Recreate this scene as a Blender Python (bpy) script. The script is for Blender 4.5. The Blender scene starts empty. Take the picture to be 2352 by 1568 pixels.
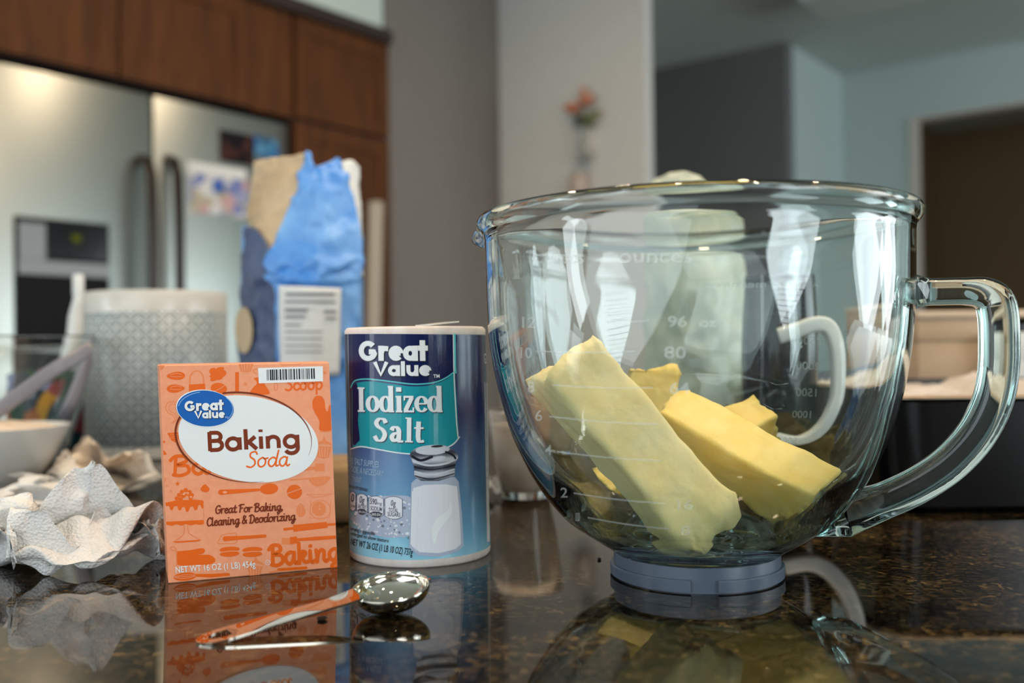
import bpy, bmesh, math, random
from mathutils import Vector, Matrix, noise

# ------------------------------------------------------------------ camera, light, exposure
# all lengths below are millimetres; the worktop surface is z = 0, the camera stands over x = y = 0
random.seed(7)
SC = bpy.context.scene
COL = SC.collection
FPX, CX, CY = 2220.0, 1176.0, 784.0
CAMH, TOP = 120.0, 920.0                 # lens height over the worktop, worktop height over the floor
PITCH, ROLL = math.atan(16 / 2220.0), math.radians(0.7)
_f = Vector((0, math.cos(PITCH), math.sin(PITCH)))
_u0 = Vector((0, -math.sin(PITCH), math.cos(PITCH)))
_r0 = Vector((1, 0, 0))
_er = math.cos(ROLL) * _r0 - math.sin(ROLL) * _u0
_eu = math.sin(ROLL) * _r0 + math.cos(ROLL) * _u0
CAM = Vector((0, 0, CAMH))

cam = bpy.data.cameras.new('camera')
cam.sensor_width = 36.0
cam.lens = FPX * 36.0 / 2352.0
cam.clip_start, cam.clip_end = 0.02, 60
cam.dof.use_dof = True
cam.dof.focus_distance = 0.50
cam.dof.aperture_fstop = 5.0
camo = bpy.data.objects.new('camera', cam)
COL.objects.link(camo)
M3 = Matrix((( _er.x, _eu.x, -_f.x), (_er.y, _eu.y, -_f.y), (_er.z, _eu.z, -_f.z)))
camo.matrix_world = Matrix.Translation((0, 0, (TOP + CAMH) / 1000)) @ M3.to_4x4()
SC.camera = camo

vs = SC.view_settings
vs.view_transform = 'Standard'; vs.look = 'None'; vs.gamma = 1.0; vs.use_curve_mapping = False
vs.exposure = 0.2
SC.cycles.max_bounces = 10
SC.cycles.diffuse_bounces = 2
SC.cycles.glossy_bounces = 4
SC.cycles.transmission_bounces = 10
SC.cycles.adaptive_threshold = 0.06
SC.cycles.adaptive_min_samples = 16
SC.cycles.sample_clamp_indirect = 6.0

world = bpy.data.worlds.new('world'); SC.world = world
world.use_nodes = True
world.node_tree.nodes['Background'].inputs[0].default_value = (0.75, 0.85, 1.0, 1)
world.node_tree.nodes['Background'].inputs[1].default_value = 0.35

# the room is turned against the camera: A runs along the fridge wall, N points out of it
A = Vector((0.620, 0.785, 0)).normalized(); N = Vector((0.785, -0.620, 0)).normalized()
def RM(n, a, z=0.0): return N * n + A * a + Vector((0, 0, z))

def area_light(name, pos, direction, w, h, power, color):
    l = bpy.data.lights.new(name, 'AREA'); l.shape = 'RECTANGLE'
    l.size, l.size_y, l.energy, l.color = w / 1000, h / 1000, power, color
    o = bpy.data.objects.new(name, l); COL.objects.link(o)
    o.location = ((pos.x) / 1000, pos.y / 1000, (pos.z + TOP) / 1000)
    o.rotation_euler = Vector(direction).to_track_quat('-Z', 'Z').to_euler()
    return o
# daylight of the back and right walls, through inferred and added windows
DAY = (0.86, 0.96, 1.0)
WIN_Z, WIN_H = 500, 1750
WINR = [(-300, 1100, 8.5), (3000, 1500, 6.5), (5050, 1300, 6.0)]                # along A, right wall: centre, width, radiance; last added to light the far end
WINB = [(-2350, 520, 9.0), (-100, 3300, 2.3)]                 # along N on the back wall; wide one added for soft fill
NR, AB = 3300.0, -2400.0
def lw(w, L): return L * math.pi * (w - 90) * (WIN_H - 90) / 1e6
for a, w, L in WINR: area_light('daylight', RM(NR - 20, a, WIN_Z), -N, w - 90, WIN_H - 90, lw(w, L), DAY)
for n, w, L in WINB: area_light('daylight', RM(n, AB + 20, WIN_Z), A, w - 90, WIN_H - 90, lw(w, L), DAY)

# ------------------------------------------------------------------ helpers
def dirpx(px, py): return _f + (px - CX) / FPX * _er + (CY - py) / FPX * _eu
def P(px, py, Y):
    d = dirpx(px, py); return CAM + d * (Y / d.y)
def G(px, py, z=0.0):
    d = dirpx(px, py); return CAM + d * ((z - CAMH) / d.z)

def tag(o, label=None, cat=None, group=None, kind=None):
    if label: o['label'] = label
    if cat: o['category'] = cat
    if group: o['group'] = group
    if kind: o['kind'] = kind
    return o
def W(v): return Vector((v[0] / 1000, v[1] / 1000, (v[2] + TOP) / 1000))
def thing(name, base, label=None, cat=None, group=None, kind=None):
    o = bpy.data.objects.new(name, None); COL.objects.link(o)
    o.location = W(base); o.empty_display_size = 0.02
    return tag(o, label, cat, group, kind)
def root_loc(p):
    v = Vector((0, 0, 0))
    while p is not None: v += p.location; p = p.parent
    return v
def mk(name, verts, faces, mat, parent=None, smooth=True, base=None, recalc=True, sharp=None):
    """one mesh object; verts in worktop millimetres"""
    if parent is not None: org = root_loc(parent)
    else: org = W(base) if base is not None else W(verts[0])
    me = bpy.data.meshes.new(name)
    me.from_pydata([tuple(W(v) - org) for v in verts], [], faces)
    if recalc:
        bm = bmesh.new(); bm.from_mesh(me)
        bmesh.ops.recalc_face_normals(bm, faces=bm.faces[:]); bm.to_mesh(me); bm.free()
    me.update()
    if smooth:
        me.polygons.foreach_set('use_smooth', [True] * len(me.polygons))
        if sharp is not None: me.set_sharp_from_angle(angle=math.radians(sharp))
    if mat is not None: me.materials.append(mat)
    o = bpy.data.objects.new(name, me); COL.objects.link(o)
    if parent is None: o.location = org
    else: o.parent = parent
    return o
def copy_tree(o, loc=None, parent=None):
    c = o.copy(); COL.objects.link(c); c.parent = parent
    if loc is not None: c.location = loc
    for ch in list(o.children): copy_tree(ch, None, c)
    return c

class MB:
    """collects shapes into one vert / face list"""
    def __init__(s): s.v, s.f = [], []
    def add(s, v, f):
        b = len(s.v); s.v += [Vector(x) for x in v]; s.f += [tuple(i + b for i in q) for q in f]; return s
    def box(s, c, ex, ey, ez, hx, hy, hz, bev=0.0):
        """box with centre c, unit axes ex ey ez and half sizes, optional chamfer"""
        c, ex, ey, ez = Vector(c), Vector(ex), Vector(ey), Vector(ez)
        if bev <= 0:
            v = [c + ex * hx * i + ey * hy * j + ez * hz * k for i in (-1, 1) for j in (-1, 1) for k in (-1, 1)]
            return s.add(v, [(0, 1, 3, 2), (4, 6, 7, 5), (0, 4, 5, 1), (2, 3, 7, 6), (0, 2, 6, 4), (1, 5, 7, 3)])
        bm = bmesh.new(); bmesh.ops.create_cube(bm, size=2.0)
        for q in bm.verts: q.co = Vector((q.co.x * hx, q.co.y * hy, q.co.z * hz))
        bmesh.ops.bevel(bm, geom=bm.edges[:], offset=bev, segments=2, profile=0.5, affect='EDGES')
        v = [c + ex * q.co.x + ey * q.co.y + ez * q.co.z for q in bm.verts]
        bm.verts.index_update()
        f = [tuple(q.index for q in p.verts) for p in bm.faces]; bm.free()
        return s.add(v, f)
    def cube(s, x0, x1, y0, y1, z0, z1, bev=0.0):
        return s.box(((x0 + x1) / 2, (y0 + y1) / 2, (z0 + z1) / 2), (1, 0, 0), (0, 1, 0), (0, 0, 1),
                     abs(x1 - x0) / 2, abs(y1 - y0) / 2, abs(z1 - z0) / 2, bev)
    def room(s, n0, n1, a0, a1, z0, z1, bev=0.0):
        c = RM((n0 + n1) / 2, (a0 + a1) / 2, (z0 + z1) / 2)
        return s.box(c, N, A, (0, 0, 1), abs(n1 - n0) / 2, abs(a1 - a0) / 2, abs(z1 - z0) / 2, bev)
    def lathe(s, prof, c, n=64, closed=False):
        """prof: (r, z); r = 0 gives a pole; closed joins the last ring to the first"""
        base = len(s.v); rings = []
        for r, z in prof:
            if r <= 1e-6:
                rings.append([len(s.v)]); s.v.append(Vector((c[0], c[1], c[2] + z)))
            else:
                rings.append(list(range(len(s.v), len(s.v) + n)))
                for i in range(n):
                    t = 2 * math.pi * i / n
                    s.v.append(Vector((c[0] + r * math.cos(t), c[1] + r * math.sin(t), c[2] + z)))
        m = len(rings)
        for k in range(m if closed else m - 1):
            a, b = rings[k], rings[(k + 1) % m]
            for i in range(n):
                j = (i + 1) % n
                if len(a) == 1 and len(b) == 1: continue
                if len(a) == 1: s.f.append((a[0], b[i], b[j]))
                elif len(b) == 1: s.f.append((a[i], b[0], a[j]))
                else: s.f.append((a[i], b[i], b[j], a[j]))
        return s
    def sweep(s, path, sec, up=(0, 0, 1), scale=None, cap=True, closed=False):
        """sec: 2D points (side, up); path: 3D points"""
        path = [Vector(p) for p in path]; n = len(sec); m = len(path); base = len(s.v); up = Vector(up)
        for k, p in enumerate(path):
            a = path[(k - 1) % m] if closed else path[max(k - 1, 0)]
            b = path[(k + 1) % m] if closed else path[min(k + 1, m - 1)]
            t = (b - a).normalized(); side = t.cross(up)
            if side.length < 1e-4: side = t.cross(Vector((1, 0, 0.01)))
            side.normalize(); u = side.cross(t)
            sc = scale[k] if scale else 1.0
            for q in sec: s.v.append(p + side * q[0] * sc + u * q[1] * sc)
        for k in range(m if closed else m - 1):
            for i in range(n):
                j = (i + 1) % n; r0, r1 = base + k * n, base + ((k + 1) % m) * n
                s.f.append((r0 + i, r0 + j, r1 + j, r1 + i))
        if cap and not closed:
            s.f.append(tuple(base + i for i in range(n))[::-1]); s.f.append(tuple(base + (m - 1) * n + i for i in range(n)))
        return s
    def tube(s, path, r, n=12, scale=None, cap=True, closed=False):
        return s.sweep(path, [(r * math.cos(2 * math.pi * i / n), r * math.sin(2 * math.pi * i / n)) for i in range(n)],
                       scale=scale, cap=cap, closed=closed)
    def patch(s, grid, nu, nv, disp=None, thick=0.0):
        """Catmull-Rom surface through a grid of 3D control points"""
        R, C = len(grid), len(grid[0])
        def cr(p0, p1, p2, p3, t):
            return 0.5 * ((2 * p1) + (p2 - p0) * t + (2 * p0 - 5 * p1 + 4 * p2 - p3) * t * t + (3 * p1 - p0 - 3 * p2 + p3) * t ** 3)
        def line(pts, t):
            k = min(int(t), len(pts) - 2); q = t - k
            g = lambda i: pts[max(0, min(len(pts) - 1, i))]
            return cr(g(k - 1), g(k), g(k + 1), g(k + 2), q)
        gv = [[Vector(p) for p in row] for row in grid]
        pts = []
        for i in range(nu + 1):
            row = [line([gv[r][c] for r in range(R)], i / nu * (R - 1)) for c in range(C)]
            for j in range(nv + 1): pts.append(line(row, j / nv * (C - 1)))
        fs = [(i * (nv + 1) + j, i * (nv + 1) + j + 1, (i + 1) * (nv + 1) + j + 1, (i + 1) * (nv + 1) + j)
              for i in range(nu) for j in range(nv)]
        if disp or thick:
            nor = []
            for i in range(nu + 1):
                for j in range(nv + 1):
                    du = pts[min(i + 1, nu) * (nv + 1) + j] - pts[max(i - 1, 0) * (nv + 1) + j]
                    dv = pts[i * (nv + 1) + min(j + 1, nv)] - pts[i * (nv + 1) + max(j - 1, 0)]
                    q = du.cross(dv); nor.append(q.normalized() if q.length > 1e-9 else Vector((0, 0, 1)))
            if disp: pts = [p + q * disp(p) for p, q in zip(pts, nor)]
            if thick:
                m = len(pts); pts = pts + [p - q * thick for p, q in zip(pts, nor)]
                fs = fs + [tuple(k + m for k in q[::-1]) for q in fs]
                rim = [j for j in range(nv + 1)] + [i * (nv + 1) + nv for i in range(1, nu + 1)] + \
                      [nu * (nv + 1) + j for j in range(nv - 1, -1, -1)] + [i * (nv + 1) for i in range(nu - 1, 0, -1)]
                for k in range(len(rim)):
                    a, b = rim[k], rim[(k + 1) % len(rim)]; fs.append((a, b, b + m, a + m))
        return s.add(pts, fs)
    def loft(s, secs, cap=True):
        n = len(secs[0]); base = len(s.v)
        for q in secs: s.v += [Vector(p) for p in q]
        for k in range(len(secs) - 1):
            for i in range(n):
                j = (i + 1) % n
                s.f.append((base + k * n + i, base + k * n + j, base + (k + 1) * n + j, base + (k + 1) * n + i))
        if cap:
            s.f.append(tuple(base + i for i in range(n))[::-1]); s.f.append(tuple(base + (len(secs) - 1) * n + i for i in range(n)))
        return s
    def build(s, name, mat, parent=None, smooth=True, base=None, sharp=None, recalc=True):
        return mk(name, s.v, s.f, mat, parent, smooth, base, recalc, sharp)
def fbm(p, sc, oct=4):
    return noise.fractal(Vector(p) / sc, 1.0, 2.0, oct, noise_basis='PERLIN_ORIGINAL')
def rrect(hx, hy, r, n=4):
    out = []
    for cx, cy, a0 in ((hx - r, hy - r, 0), (-hx + r, hy - r, 90), (-hx + r, -hy + r, 180), (hx - r, -hy + r, 270)):
        for i in range(n + 1):
            t = math.radians(a0 + 90 * i / n); out.append((cx + r * math.cos(t), cy + r * math.sin(t)))
    return out

# ------------------------------------------------------------------ materials
def srgb(r, g, b):
    f = lambda c: (c / 255 / 12.92) if c / 255 <= 0.04045 else ((c / 255 + 0.055) / 1.055) ** 2.4
    return (f(r), f(g), f(b), 1)
def mat(name, color, rough=0.5, metal=0.0, spec=0.5, coat=0.0, sub=0.0, sheen=0.0):
    m = bpy.data.materials.new(name); m.use_nodes = True
    b = m.node_tree.nodes['Principled BSDF']
    b.inputs['Base Color'].default_value = color; b.inputs['Roughness'].default_value = rough
    b.inputs['Metallic'].default_value = metal; b.inputs['Specular IOR Level'].default_value = spec
    if coat: b.inputs['Coat Weight'].default_value = coat; b.inputs['Coat Roughness'].default_value = 0.05
    if sub:
        b.inputs['Subsurface Weight'].default_value = sub
    if sheen: b.inputs['Sheen Weight'].default_value = sheen
    return m
def nd(m, t, **kw):
    n = m.node_tree.nodes.new(t)
    for k, v in kw.items():
        if k.startswith('i_'):
            key = k[2:]; n.inputs[int(key) if key.isdigit() else key.replace('_', ' ')].default_value = v
        else: setattr(n, k, v)
    return n
def lk(m, a, b): m.node_tree.links.new(a, b)
def bsdf(m): return m.node_tree.nodes['Principled BSDF']
def ramp(m, stops, interp='LINEAR'):
    r = nd(m, 'ShaderNodeValToRGB'); e = r.color_ramp.elements; r.color_ramp.interpolation = interp
    while len(e) < len(stops): e.new(0.5)
    for k, (p, c) in zip(e, stops): k.position = p; k.color = c
    return r
def vary(m, sc, c0, c1, detail=4, stretch=None, bump=0.0, bsc=None, p0=0.35, p1=0.65):
    """noise between two colours, and an optional noise bump"""
    tc = nd(m, 'ShaderNodeTexCoord'); mp = nd(m, 'ShaderNodeMapping'); lk(m, tc.outputs['Object'], mp.inputs[0])
    if stretch: mp.inputs['Scale'].default_value = stretch
    n = nd(m, 'ShaderNodeTexNoise', i_Scale=sc, i_Detail=detail); lk(m, mp.outputs[0], n.inputs['Vector'])
    r = ramp(m, [(p0, c0), (p1, c1)]); lk(m, n.outputs[0], r.inputs[0]); lk(m, r.outputs[0], bsdf(m).inputs['Base Color'])
    if bump:
        n2 = nd(m, 'ShaderNodeTexNoise', i_Scale=bsc or sc, i_Detail=4); lk(m, mp.outputs[0], n2.inputs['Vector'])
        b = nd(m, 'ShaderNodeBump', i_Strength=bump, i_Distance=0.002); lk(m, n2.outputs[0], b.inputs['Height'])
        lk(m, b.outputs[0], bsdf(m).inputs['Normal'])
    return m
def glass(name, color=(1, 1, 1, 1), ior=1.47, rough=0.0, absorb=None, dens=0.0):
    m = mat(name, color, rough); b = bsdf(m)
    b.inputs['Transmission Weight'].default_value = 1.0; b.inputs['IOR'].default_value = ior
    if absorb:
        v = nd(m, 'ShaderNodeVolumeAbsorption', i_Density=dens); v.inputs[0].default_value = absorb
        lk(m, v.outputs[0], m.node_tree.nodes['Material Output'].inputs['Volume'])
    return m
M = {}
def granite():
    m = mat('granite', (0.02, 0.02, 0.02, 1), 0.04, spec=0.5)
    tc = nd(m, 'ShaderNodeTexCoord')
    v1 = nd(m, 'ShaderNodeTexVoronoi', i_Scale=400.0); v1.inputs['Randomness'].default_value = 1.0
    nz = nd(m, 'ShaderNodeTexNoise', i_Scale=60.0, i_Detail=5.0)
    mx = nd(m, 'ShaderNodeMixRGB', blend_type='ADD', i_0=0.02)
    lk(m, tc.outputs['Object'], mx.inputs[1]); lk(m, nz.outputs['Color'], mx.inputs[2])
    lk(m, mx.outputs[0], v1.inputs['Vector']); lk(m, tc.outputs['Object'], nz.inputs['Vector'])
    sep = nd(m, 'ShaderNodeSeparateColor'); lk(m, v1.outputs['Color'], sep.inputs[0])
    r1 = ramp(m, [(0.0, (0.008, 0.008, 0.007, 1)), (0.40, (0.02, 0.017, 0.011, 1)), (0.58, (0.045, 0.032, 0.016, 1)),
                  (0.76, (0.10, 0.062, 0.022, 1)), (0.90, (0.045, 0.045, 0.038, 1)), (0.985, (0.22, 0.15, 0.06, 1))])
    lk(m, sep.outputs[0], r1.inputs[0])
    n2 = nd(m, 'ShaderNodeTexNoise', i_Scale=22.0, i_Detail=3.0); lk(m, tc.outputs['Object'], n2.inputs['Vector'])
    r2 = ramp(m, [(0.36, (0.18, 0.18, 0.18, 1)), (0.66, (0.85, 0.78, 0.68, 1))]); lk(m, n2.outputs[0], r2.inputs[0])
    mul = nd(m, 'ShaderNodeMixRGB', blend_type='MULTIPLY', i_0=1.0)
    lk(m, r1.outputs[0], mul.inputs[1]); lk(m, r2.outputs[0], mul.inputs[2])
    lk(m, mul.outputs[0], bsdf(m).inputs['Base Color'])
    bsdf(m).inputs['IOR'].default_value = 1.42
    n3 = nd(m, 'ShaderNodeTexNoise', i_Scale=9.0, i_Detail=2.0); lk(m, tc.outputs['Object'], n3.inputs['Vector'])
    b = nd(m, 'ShaderNodeBump', i_Strength=0.02, i_Distance=0.002); lk(m, n3.outputs[0], b.inputs['Height'])
    lk(m, b.outputs[0], bsdf(m).inputs['Normal'])
    return m
M['granite'] = granite()
def wood():
    m = mat('cabinet_wood', srgb(72, 40, 18), 0.6, spec=0.2)
    return vary(m, 6.0, srgb(70, 38, 13), srgb(92, 52, 19), stretch=(6, 6, 0.6), bump=0.05)
M['wood'] = wood()
M['wood_dark'] = mat('cabinet_gap', srgb(40, 22, 12), 0.5)
M['wall_grey'] = vary(mat('grey_wall_paint', srgb(118, 112, 106), 0.75), 40, srgb(116, 110, 104), srgb(120, 114, 108), bump=0.05, bsc=300)
M['wall_white'] = vary(mat('white_wall_paint', srgb(200, 198, 192), 0.7), 40, srgb(198, 196, 190), srgb(202, 200, 194), bump=0.05, bsc=300)
M['wall_dark'] = vary(mat('charcoal_wall_paint', srgb(112, 113, 112), 0.75), 40, srgb(110, 111, 110), srgb(114, 115, 114), bump=0.05, bsc=300)
M['wall_blue'] = vary(mat('pale_blue_grey_paint', srgb(184, 200, 197), 0.75), 40, srgb(182, 198, 195), srgb(186, 202, 199), bump=0.05, bsc=300)
M['ceiling'] = vary(mat('ceiling_paint', srgb(192, 204, 198), 0.8), 30, srgb(190, 202, 196), srgb(194, 206, 200), bump=0.1, bsc=200)
M['soffit'] = mat('pale_green_paint', srgb(196, 208, 200), 0.75)
M['hall'] = mat('brown_hall_paint', srgb(124, 102, 70), 0.8)
M['floor'] = vary(mat('floor_boards', srgb(96, 66, 44), 0.35), 5, srgb(80, 52, 34), srgb(112, 78, 52), stretch=(1, 8, 1))
M['trim'] = mat('trim_paint', srgb(208, 200, 188), 0.45)
M['steel'] = mat('brushed_steel', srgb(176, 180, 174), 0.36, metal=1.0)
M['steel_dark'] = mat('dark_steel', srgb(52, 45, 40), 0.34, metal=0.6)
M['black_gloss'] = mat('black_gloss', srgb(10, 11, 14), 0.12, spec=0.35)
M['black_matte'] = mat('black_matte', srgb(12, 12, 14), 0.55, spec=0.15)
M['white_gloss'] = mat('white_gloss', srgb(226, 226, 222), 0.18)
M['white_matte'] = mat('white_matte', srgb(220, 220, 216), 0.6)
M['bowl_glass'] = glass('bowl_glass', (1, 1, 1, 1), 1.47, 0.0, (0.50, 0.93, 0.88, 1), 22.0)
M['clear_glass'] = glass('clear_glass', (0.98, 1, 0.99, 1), 1.45)
M['ring'] = mat('grey_plastic', srgb(84, 95, 110), 0.32)
M['chrome'] = mat('polished_steel', srgb(214, 206, 192), 0.03, metal=1.0)
def emit(name, color, strength):
    m = bpy.data.materials.new(name); m.use_nodes = True; nt = m.node_tree
    nt.nodes.remove(nt.nodes['Principled BSDF'])
    e = nd(m, 'ShaderNodeEmission'); e.inputs[0].default_value = color; e.inputs[1].default_value = strength
    lk(m, e.outputs[0], nt.nodes['Material Output'].inputs[0]); return m
M['lamp'] = emit('warm_lamp', (1.0, 0.74, 0.50, 1), 420)

# ------------------------------------------------------------------ the room
FL, CE = -TOP, 1820.0
NFACE = -2519.0
def struct(name, mb, m, parent=None):
    o = mb.build(name, m, parent, smooth=False)
    if parent is None: o['kind'] = 'structure'
    return o
struct('floor', MB().room(-3400, 3400, -2500, 8600, FL - 60, FL), M['floor'])
struct('ceiling', MB().room(-3400, 3400, -2500, 8600, CE, CE + 60), M['ceiling'])
struct('wall_left', MB().room(-3400, -3300, -2500, 5200, FL, CE), M['wall_white'])
# grey return wall beside the pantry, and the white wall end that stands out from it
struct('wall_niche', MB().room(-3300, -2519, 2470, 3180, FL, CE), M['wall_grey'])
struct('wall_column', MB().room(-2519, -1824, 3125, 3180, FL, CE), M['wall_white'])
struct('wall_front', MB().room(-3400, -2128, 5200, 5300, FL, CE), M['wall_dark'])
struct('wall_corner', MB().room(-2228, -2128, 5300, 6090, FL, CE), M['wall_blue'])
HALL_Z = 1480
wf = MB(); wf.room(-2228, -1702, 6090, 6190, FL, CE); wf.room(-1702, 900, 6090, 6190, HALL_Z, CE); wf.room(900, 3400, 6090, 6190, FL, CE)
struct('wall_far', wf, M['wall_blue'])
tr = MB(); tr.room(-1722, -1690, 6078, 6200, FL, HALL_Z + 6); tr.room(-1690, 900, 6084, 6200, HALL_Z - 10, HALL_Z + 6)
struct('trim_1', tr, M['trim'])
hall = MB(); hall.room(-2228, 1500, 8300, 8400, FL, CE); hall.room(-2228, -2128, 6190, 8300, FL, CE); hall.room(1400, 1500, 6190, 8300, FL, CE)
struct('wall_hall', hall, M['hall'])
struct('wall_soffit', MB().room(-3300, NFACE - 12, -2500, 2470, 1220 + 47, CE), M['soffit'])  # soffit added over the cabinets so the wall there catches more light
# dropped ceiling band of the far room
band = MB(); band.room(-1700, 2200, 4300, 4700, CE - 120, CE)
struct('trim_2', band, M['ceiling'])
# back and right walls with their inferred and added windows
def window_wall(name, along_n, openings, at, lo, hi):
    mb = MB(); z0, z1 = WIN_Z - WIN_H / 2, WIN_Z + WIN_H / 2
    def b(u0, u1, za, zb):
        if along_n: mb.room(u0, u1, at - 100, at, za, zb)
        else: mb.room(at, at + 100, u0, u1, za, zb)
    cur = lo
    for c, w, _ in sorted(openings):
        b(cur, c - w / 2, FL, CE); b(c - w / 2, c + w / 2, FL, z0); b(c - w / 2, c + w / 2, z1, CE); cur = c + w / 2
    b(cur, hi, FL, CE)
    struct(name, mb, M['wall_white'])
window_wall('wall_back', True, WINB, AB, -3400, 3400)
window_wall('wall_right', False, WINR, NR, -2500, 6190)
def window(k, along_n, c, w, at, blinds):
    z0, z1 = WIN_Z - WIN_H / 2, WIN_Z + WIN_H / 2; t = 45
    mb = MB()
    def b(q, u0, u1, d0, d1, za, zb):
        if along_n: q.room(u0, u1, at + d0, at + d1, za, zb)
        else: q.room(at - d1, at - d0, u0, u1, za, zb)
    b(mb, c - w / 2, c - w / 2 + t, -60, 15, z0, z1); b(mb, c + w / 2 - t, c + w / 2, -60, 15, z0, z1)
    b(mb, c - w / 2, c + w / 2, -60, 15, z0, z0 + t); b(mb, c - w / 2, c + w / 2, -60, 15, z1 - t, z1)
    b(mb, c - w / 2, c + w / 2, -30, 12, WIN_Z - 12, WIN_Z + 12)
    o = struct('window_%d' % k, mb, M['white_matte'])
    if blinds:
        proto = None
        for i in range(24):
            z = z0 + t + 20 + i * (WIN_H - 2 * t - 20) / 24
            if proto is None:
                s = MB(); b(s, c - w / 2 + 20, c + w / 2 - 20, 40, 78, z - 2.5, z + 2.5)
                proto = s.build('blind_slat', M['white_matte'], o, smooth=False); zz = z
            else:
                s2 = proto.copy(); COL.objects.link(s2); s2.location.z += (z - zz) / 1000
k = 1
for a, w, _ in WINR: window(k, False, a, w, NR, k == 1); k += 1
for n, w, _ in WINB: window(k, True, n, w, AB, k == 3); k += 1
# recessed ceiling lamps over the worktop
lampproto = None
for n, a in ((-250, 250), (-250, 1150), (650, 250), (650, 1150), (-1350, 700), (-1350, 1800)):
    c = RM(n, a, CE)
    if lampproto is None:
        lampproto = thing('ceiling_lamp', c, 'round recessed ceiling lamp with warm light', 'ceiling lamp', 'recessed ceiling lamps over the worktop')
        MB().lathe([(62, -1), (62, -7), (48, -9), (44, -2)], c, 32, closed=True).build('lamp_trim', M['white_matte'], lampproto)
        MB().lathe([(0, -3), (44, -3)], c, 24).build('lamp_lens', M['lamp'], lampproto)
    else: copy_tree(lampproto, W(c))
# ------------------------------------------------------------------ worktop
ct = MB().box((50, 770, -15), (1, 0, 0), (0, 1, 0), (0, 0, 1), 1450, 590, 15, 4).build('countertop', M['granite'], None, smooth=False, base=(50, 770, 0))
tag(ct, 'dark polished granite worktop with gold and brown flecks under everything', 'countertop')
ib = thing('island_cabinet', (50, 790, FL), 'brown wooden island cabinet carrying the granite worktop', 'cabinet')
MB().cube(-1330, 1430, 290, 1300, FL + 90, -30).build('body', M['wood'], ib, smooth=False)
MB().cube(-1290, 1390, 330, 1260, FL, FL + 90).build('plinth', M['wood_dark'], ib, smooth=False)
for i in range(4):
    x = -1320 + i * 690
    dd = MB().cube(x + 10, x + 670, 268, 290, FL + 110, -60, 3).build('door', M['wood'], ib, smooth=False)
    MB().tube([(x + 630, 268, -120), (x + 630, 245, -125), (x + 630, 245, -235), (x + 630, 268, -240)], 5, 8).build('handle', M['steel_dark'], dd)

# ------------------------------------------------------------------ glass mixing bowl
BC = Vector((96, 512, 0))
def crom(pts, n):
    out = []
    for k in range(len(pts) - 1):
        g = lambda i: Vector(pts[max(0, min(len(pts) - 1, i))] + (0,))
        p0, p1, p2, p3 = g(k - 1), g(k), g(k + 1), g(k + 2)
        for i in range(n):
            t = i / n
            q = 0.5 * ((2 * p1) + (p2 - p0) * t + (2 * p0 - 5 * p1 + 4 * p2 - p3) * t * t + (3 * p1 - p0 - 3 * p2 + p3) * t ** 3)
            out.append((max(q.x, 0), q.y))
    out.append(pts[-1]); return out
OUT = [(40, 9), (46, 14.5), (54, 19.5), (66, 27.5), (71.5, 32.5), (80.5, 43.5), (89.5, 58), (97, 75), (101.8, 91), (104.6, 102), (107.6, 120), (109.2, 140), (109.7, 160), (109.9, 176)]
RIM = [(110.4, 179.5), (112.6, 181.8), (114.0, 184.5), (113.6, 187.4), (111.4, 189.0), (108.6, 188.2), (106.6, 185.0), (105.4, 178)]
INN = [(105.0, 160), (104.4, 140), (102.6, 120), (99.4, 102), (96.4, 91), (91.4, 76), (84.0, 61), (75, 49), (66.5, 39.5), (58, 31.5), (46, 23.5), (36, 18.5), (30, 17), (24, 14.4), (18, 15.4), (12, 13.2), (6, 13.8), (0, 13)]
OUTP, INP = crom(OUT, 4), crom(INN, 4)
def prof_r(prof, z):
    best = None
    for (r0, z0), (r1, z1) in zip(prof, prof[1:]):
        if min(z0, z1) <= z <= max(z0, z1) and abs(z1 - z0) > 1e-6:
            return r0 + (r1 - r0) * (z - z0) / (z1 - z0)
    return prof[0][0] if z < 20 else prof[-1][0]
inner_up = INP[::-1]
bowl = thing('mixing_bowl', BC, 'large clear glass mixing bowl with thick handle and grey base ring, holding butter', 'bowl')
mb = MB().lathe([(0, 10), (20, 9.5), (34, 9), (37, 6), (40, 6)] + OUTP + crom(RIM, 3) + INP, BC, 160)
SPA = math.pi - math.radians(18)
for i, v in enumerate(mb.v):
    d = v - BC; r = math.hypot(d.x, d.y)
    if v.z > 150 and r > 50:
        da = (math.atan2(d.y, d.x) - SPA + math.pi) % (2 * math.pi) - math.pi
        w = math.exp(-(da / math.radians(8.5)) ** 2); h = min(1, (v.z - 150) / 38) ** 2
        mb.v[i] = BC + Vector((d.x / r * (r + 10 * w * h), d.y / r * (r + 10 * w * h), v.z - 6.5 * w * h))
bowl_body = mb.build('glass_body', M['bowl_glass'], bowl)
hd = Vector((math.cos(math.radians(10.6)), -math.sin(math.radians(10.6)), 0)); hn = Vector((-hd.y, hd.x, 0))
hp = crom([(107.6, 146.2), (112, 146.2), (122, 146), (134, 146), (142.5, 145.2), (148.2, 141.5), (150.2, 134), (150.6, 122), (150.0, 106), (146.8, 90), (139, 74), (127, 60), (113, 49.5), (99, 42), (87, 37.2), (78, 34.4), (73.4, 33)], 4)
n = len(hp); scl = []
for r, z in hp:
    s = 0.98
    if z > 140: s = 0.80 + 0.18 * max(0, (r - 134) / 16) + 0.38 * max(0, (118 - r) / 10) ** 1.5
    elif z < 60: s = 0.98 + 0.35 * max(0, (96 - r) / 22) ** 1.5
    scl.append(s)
hs = MB().sweep([BC + hd * r + Vector((0, 0, z)) for r, z in hp], rrect(8.4, 9.6, 4.2, 5), up=hn, scale=scl)
ns = 24
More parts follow.
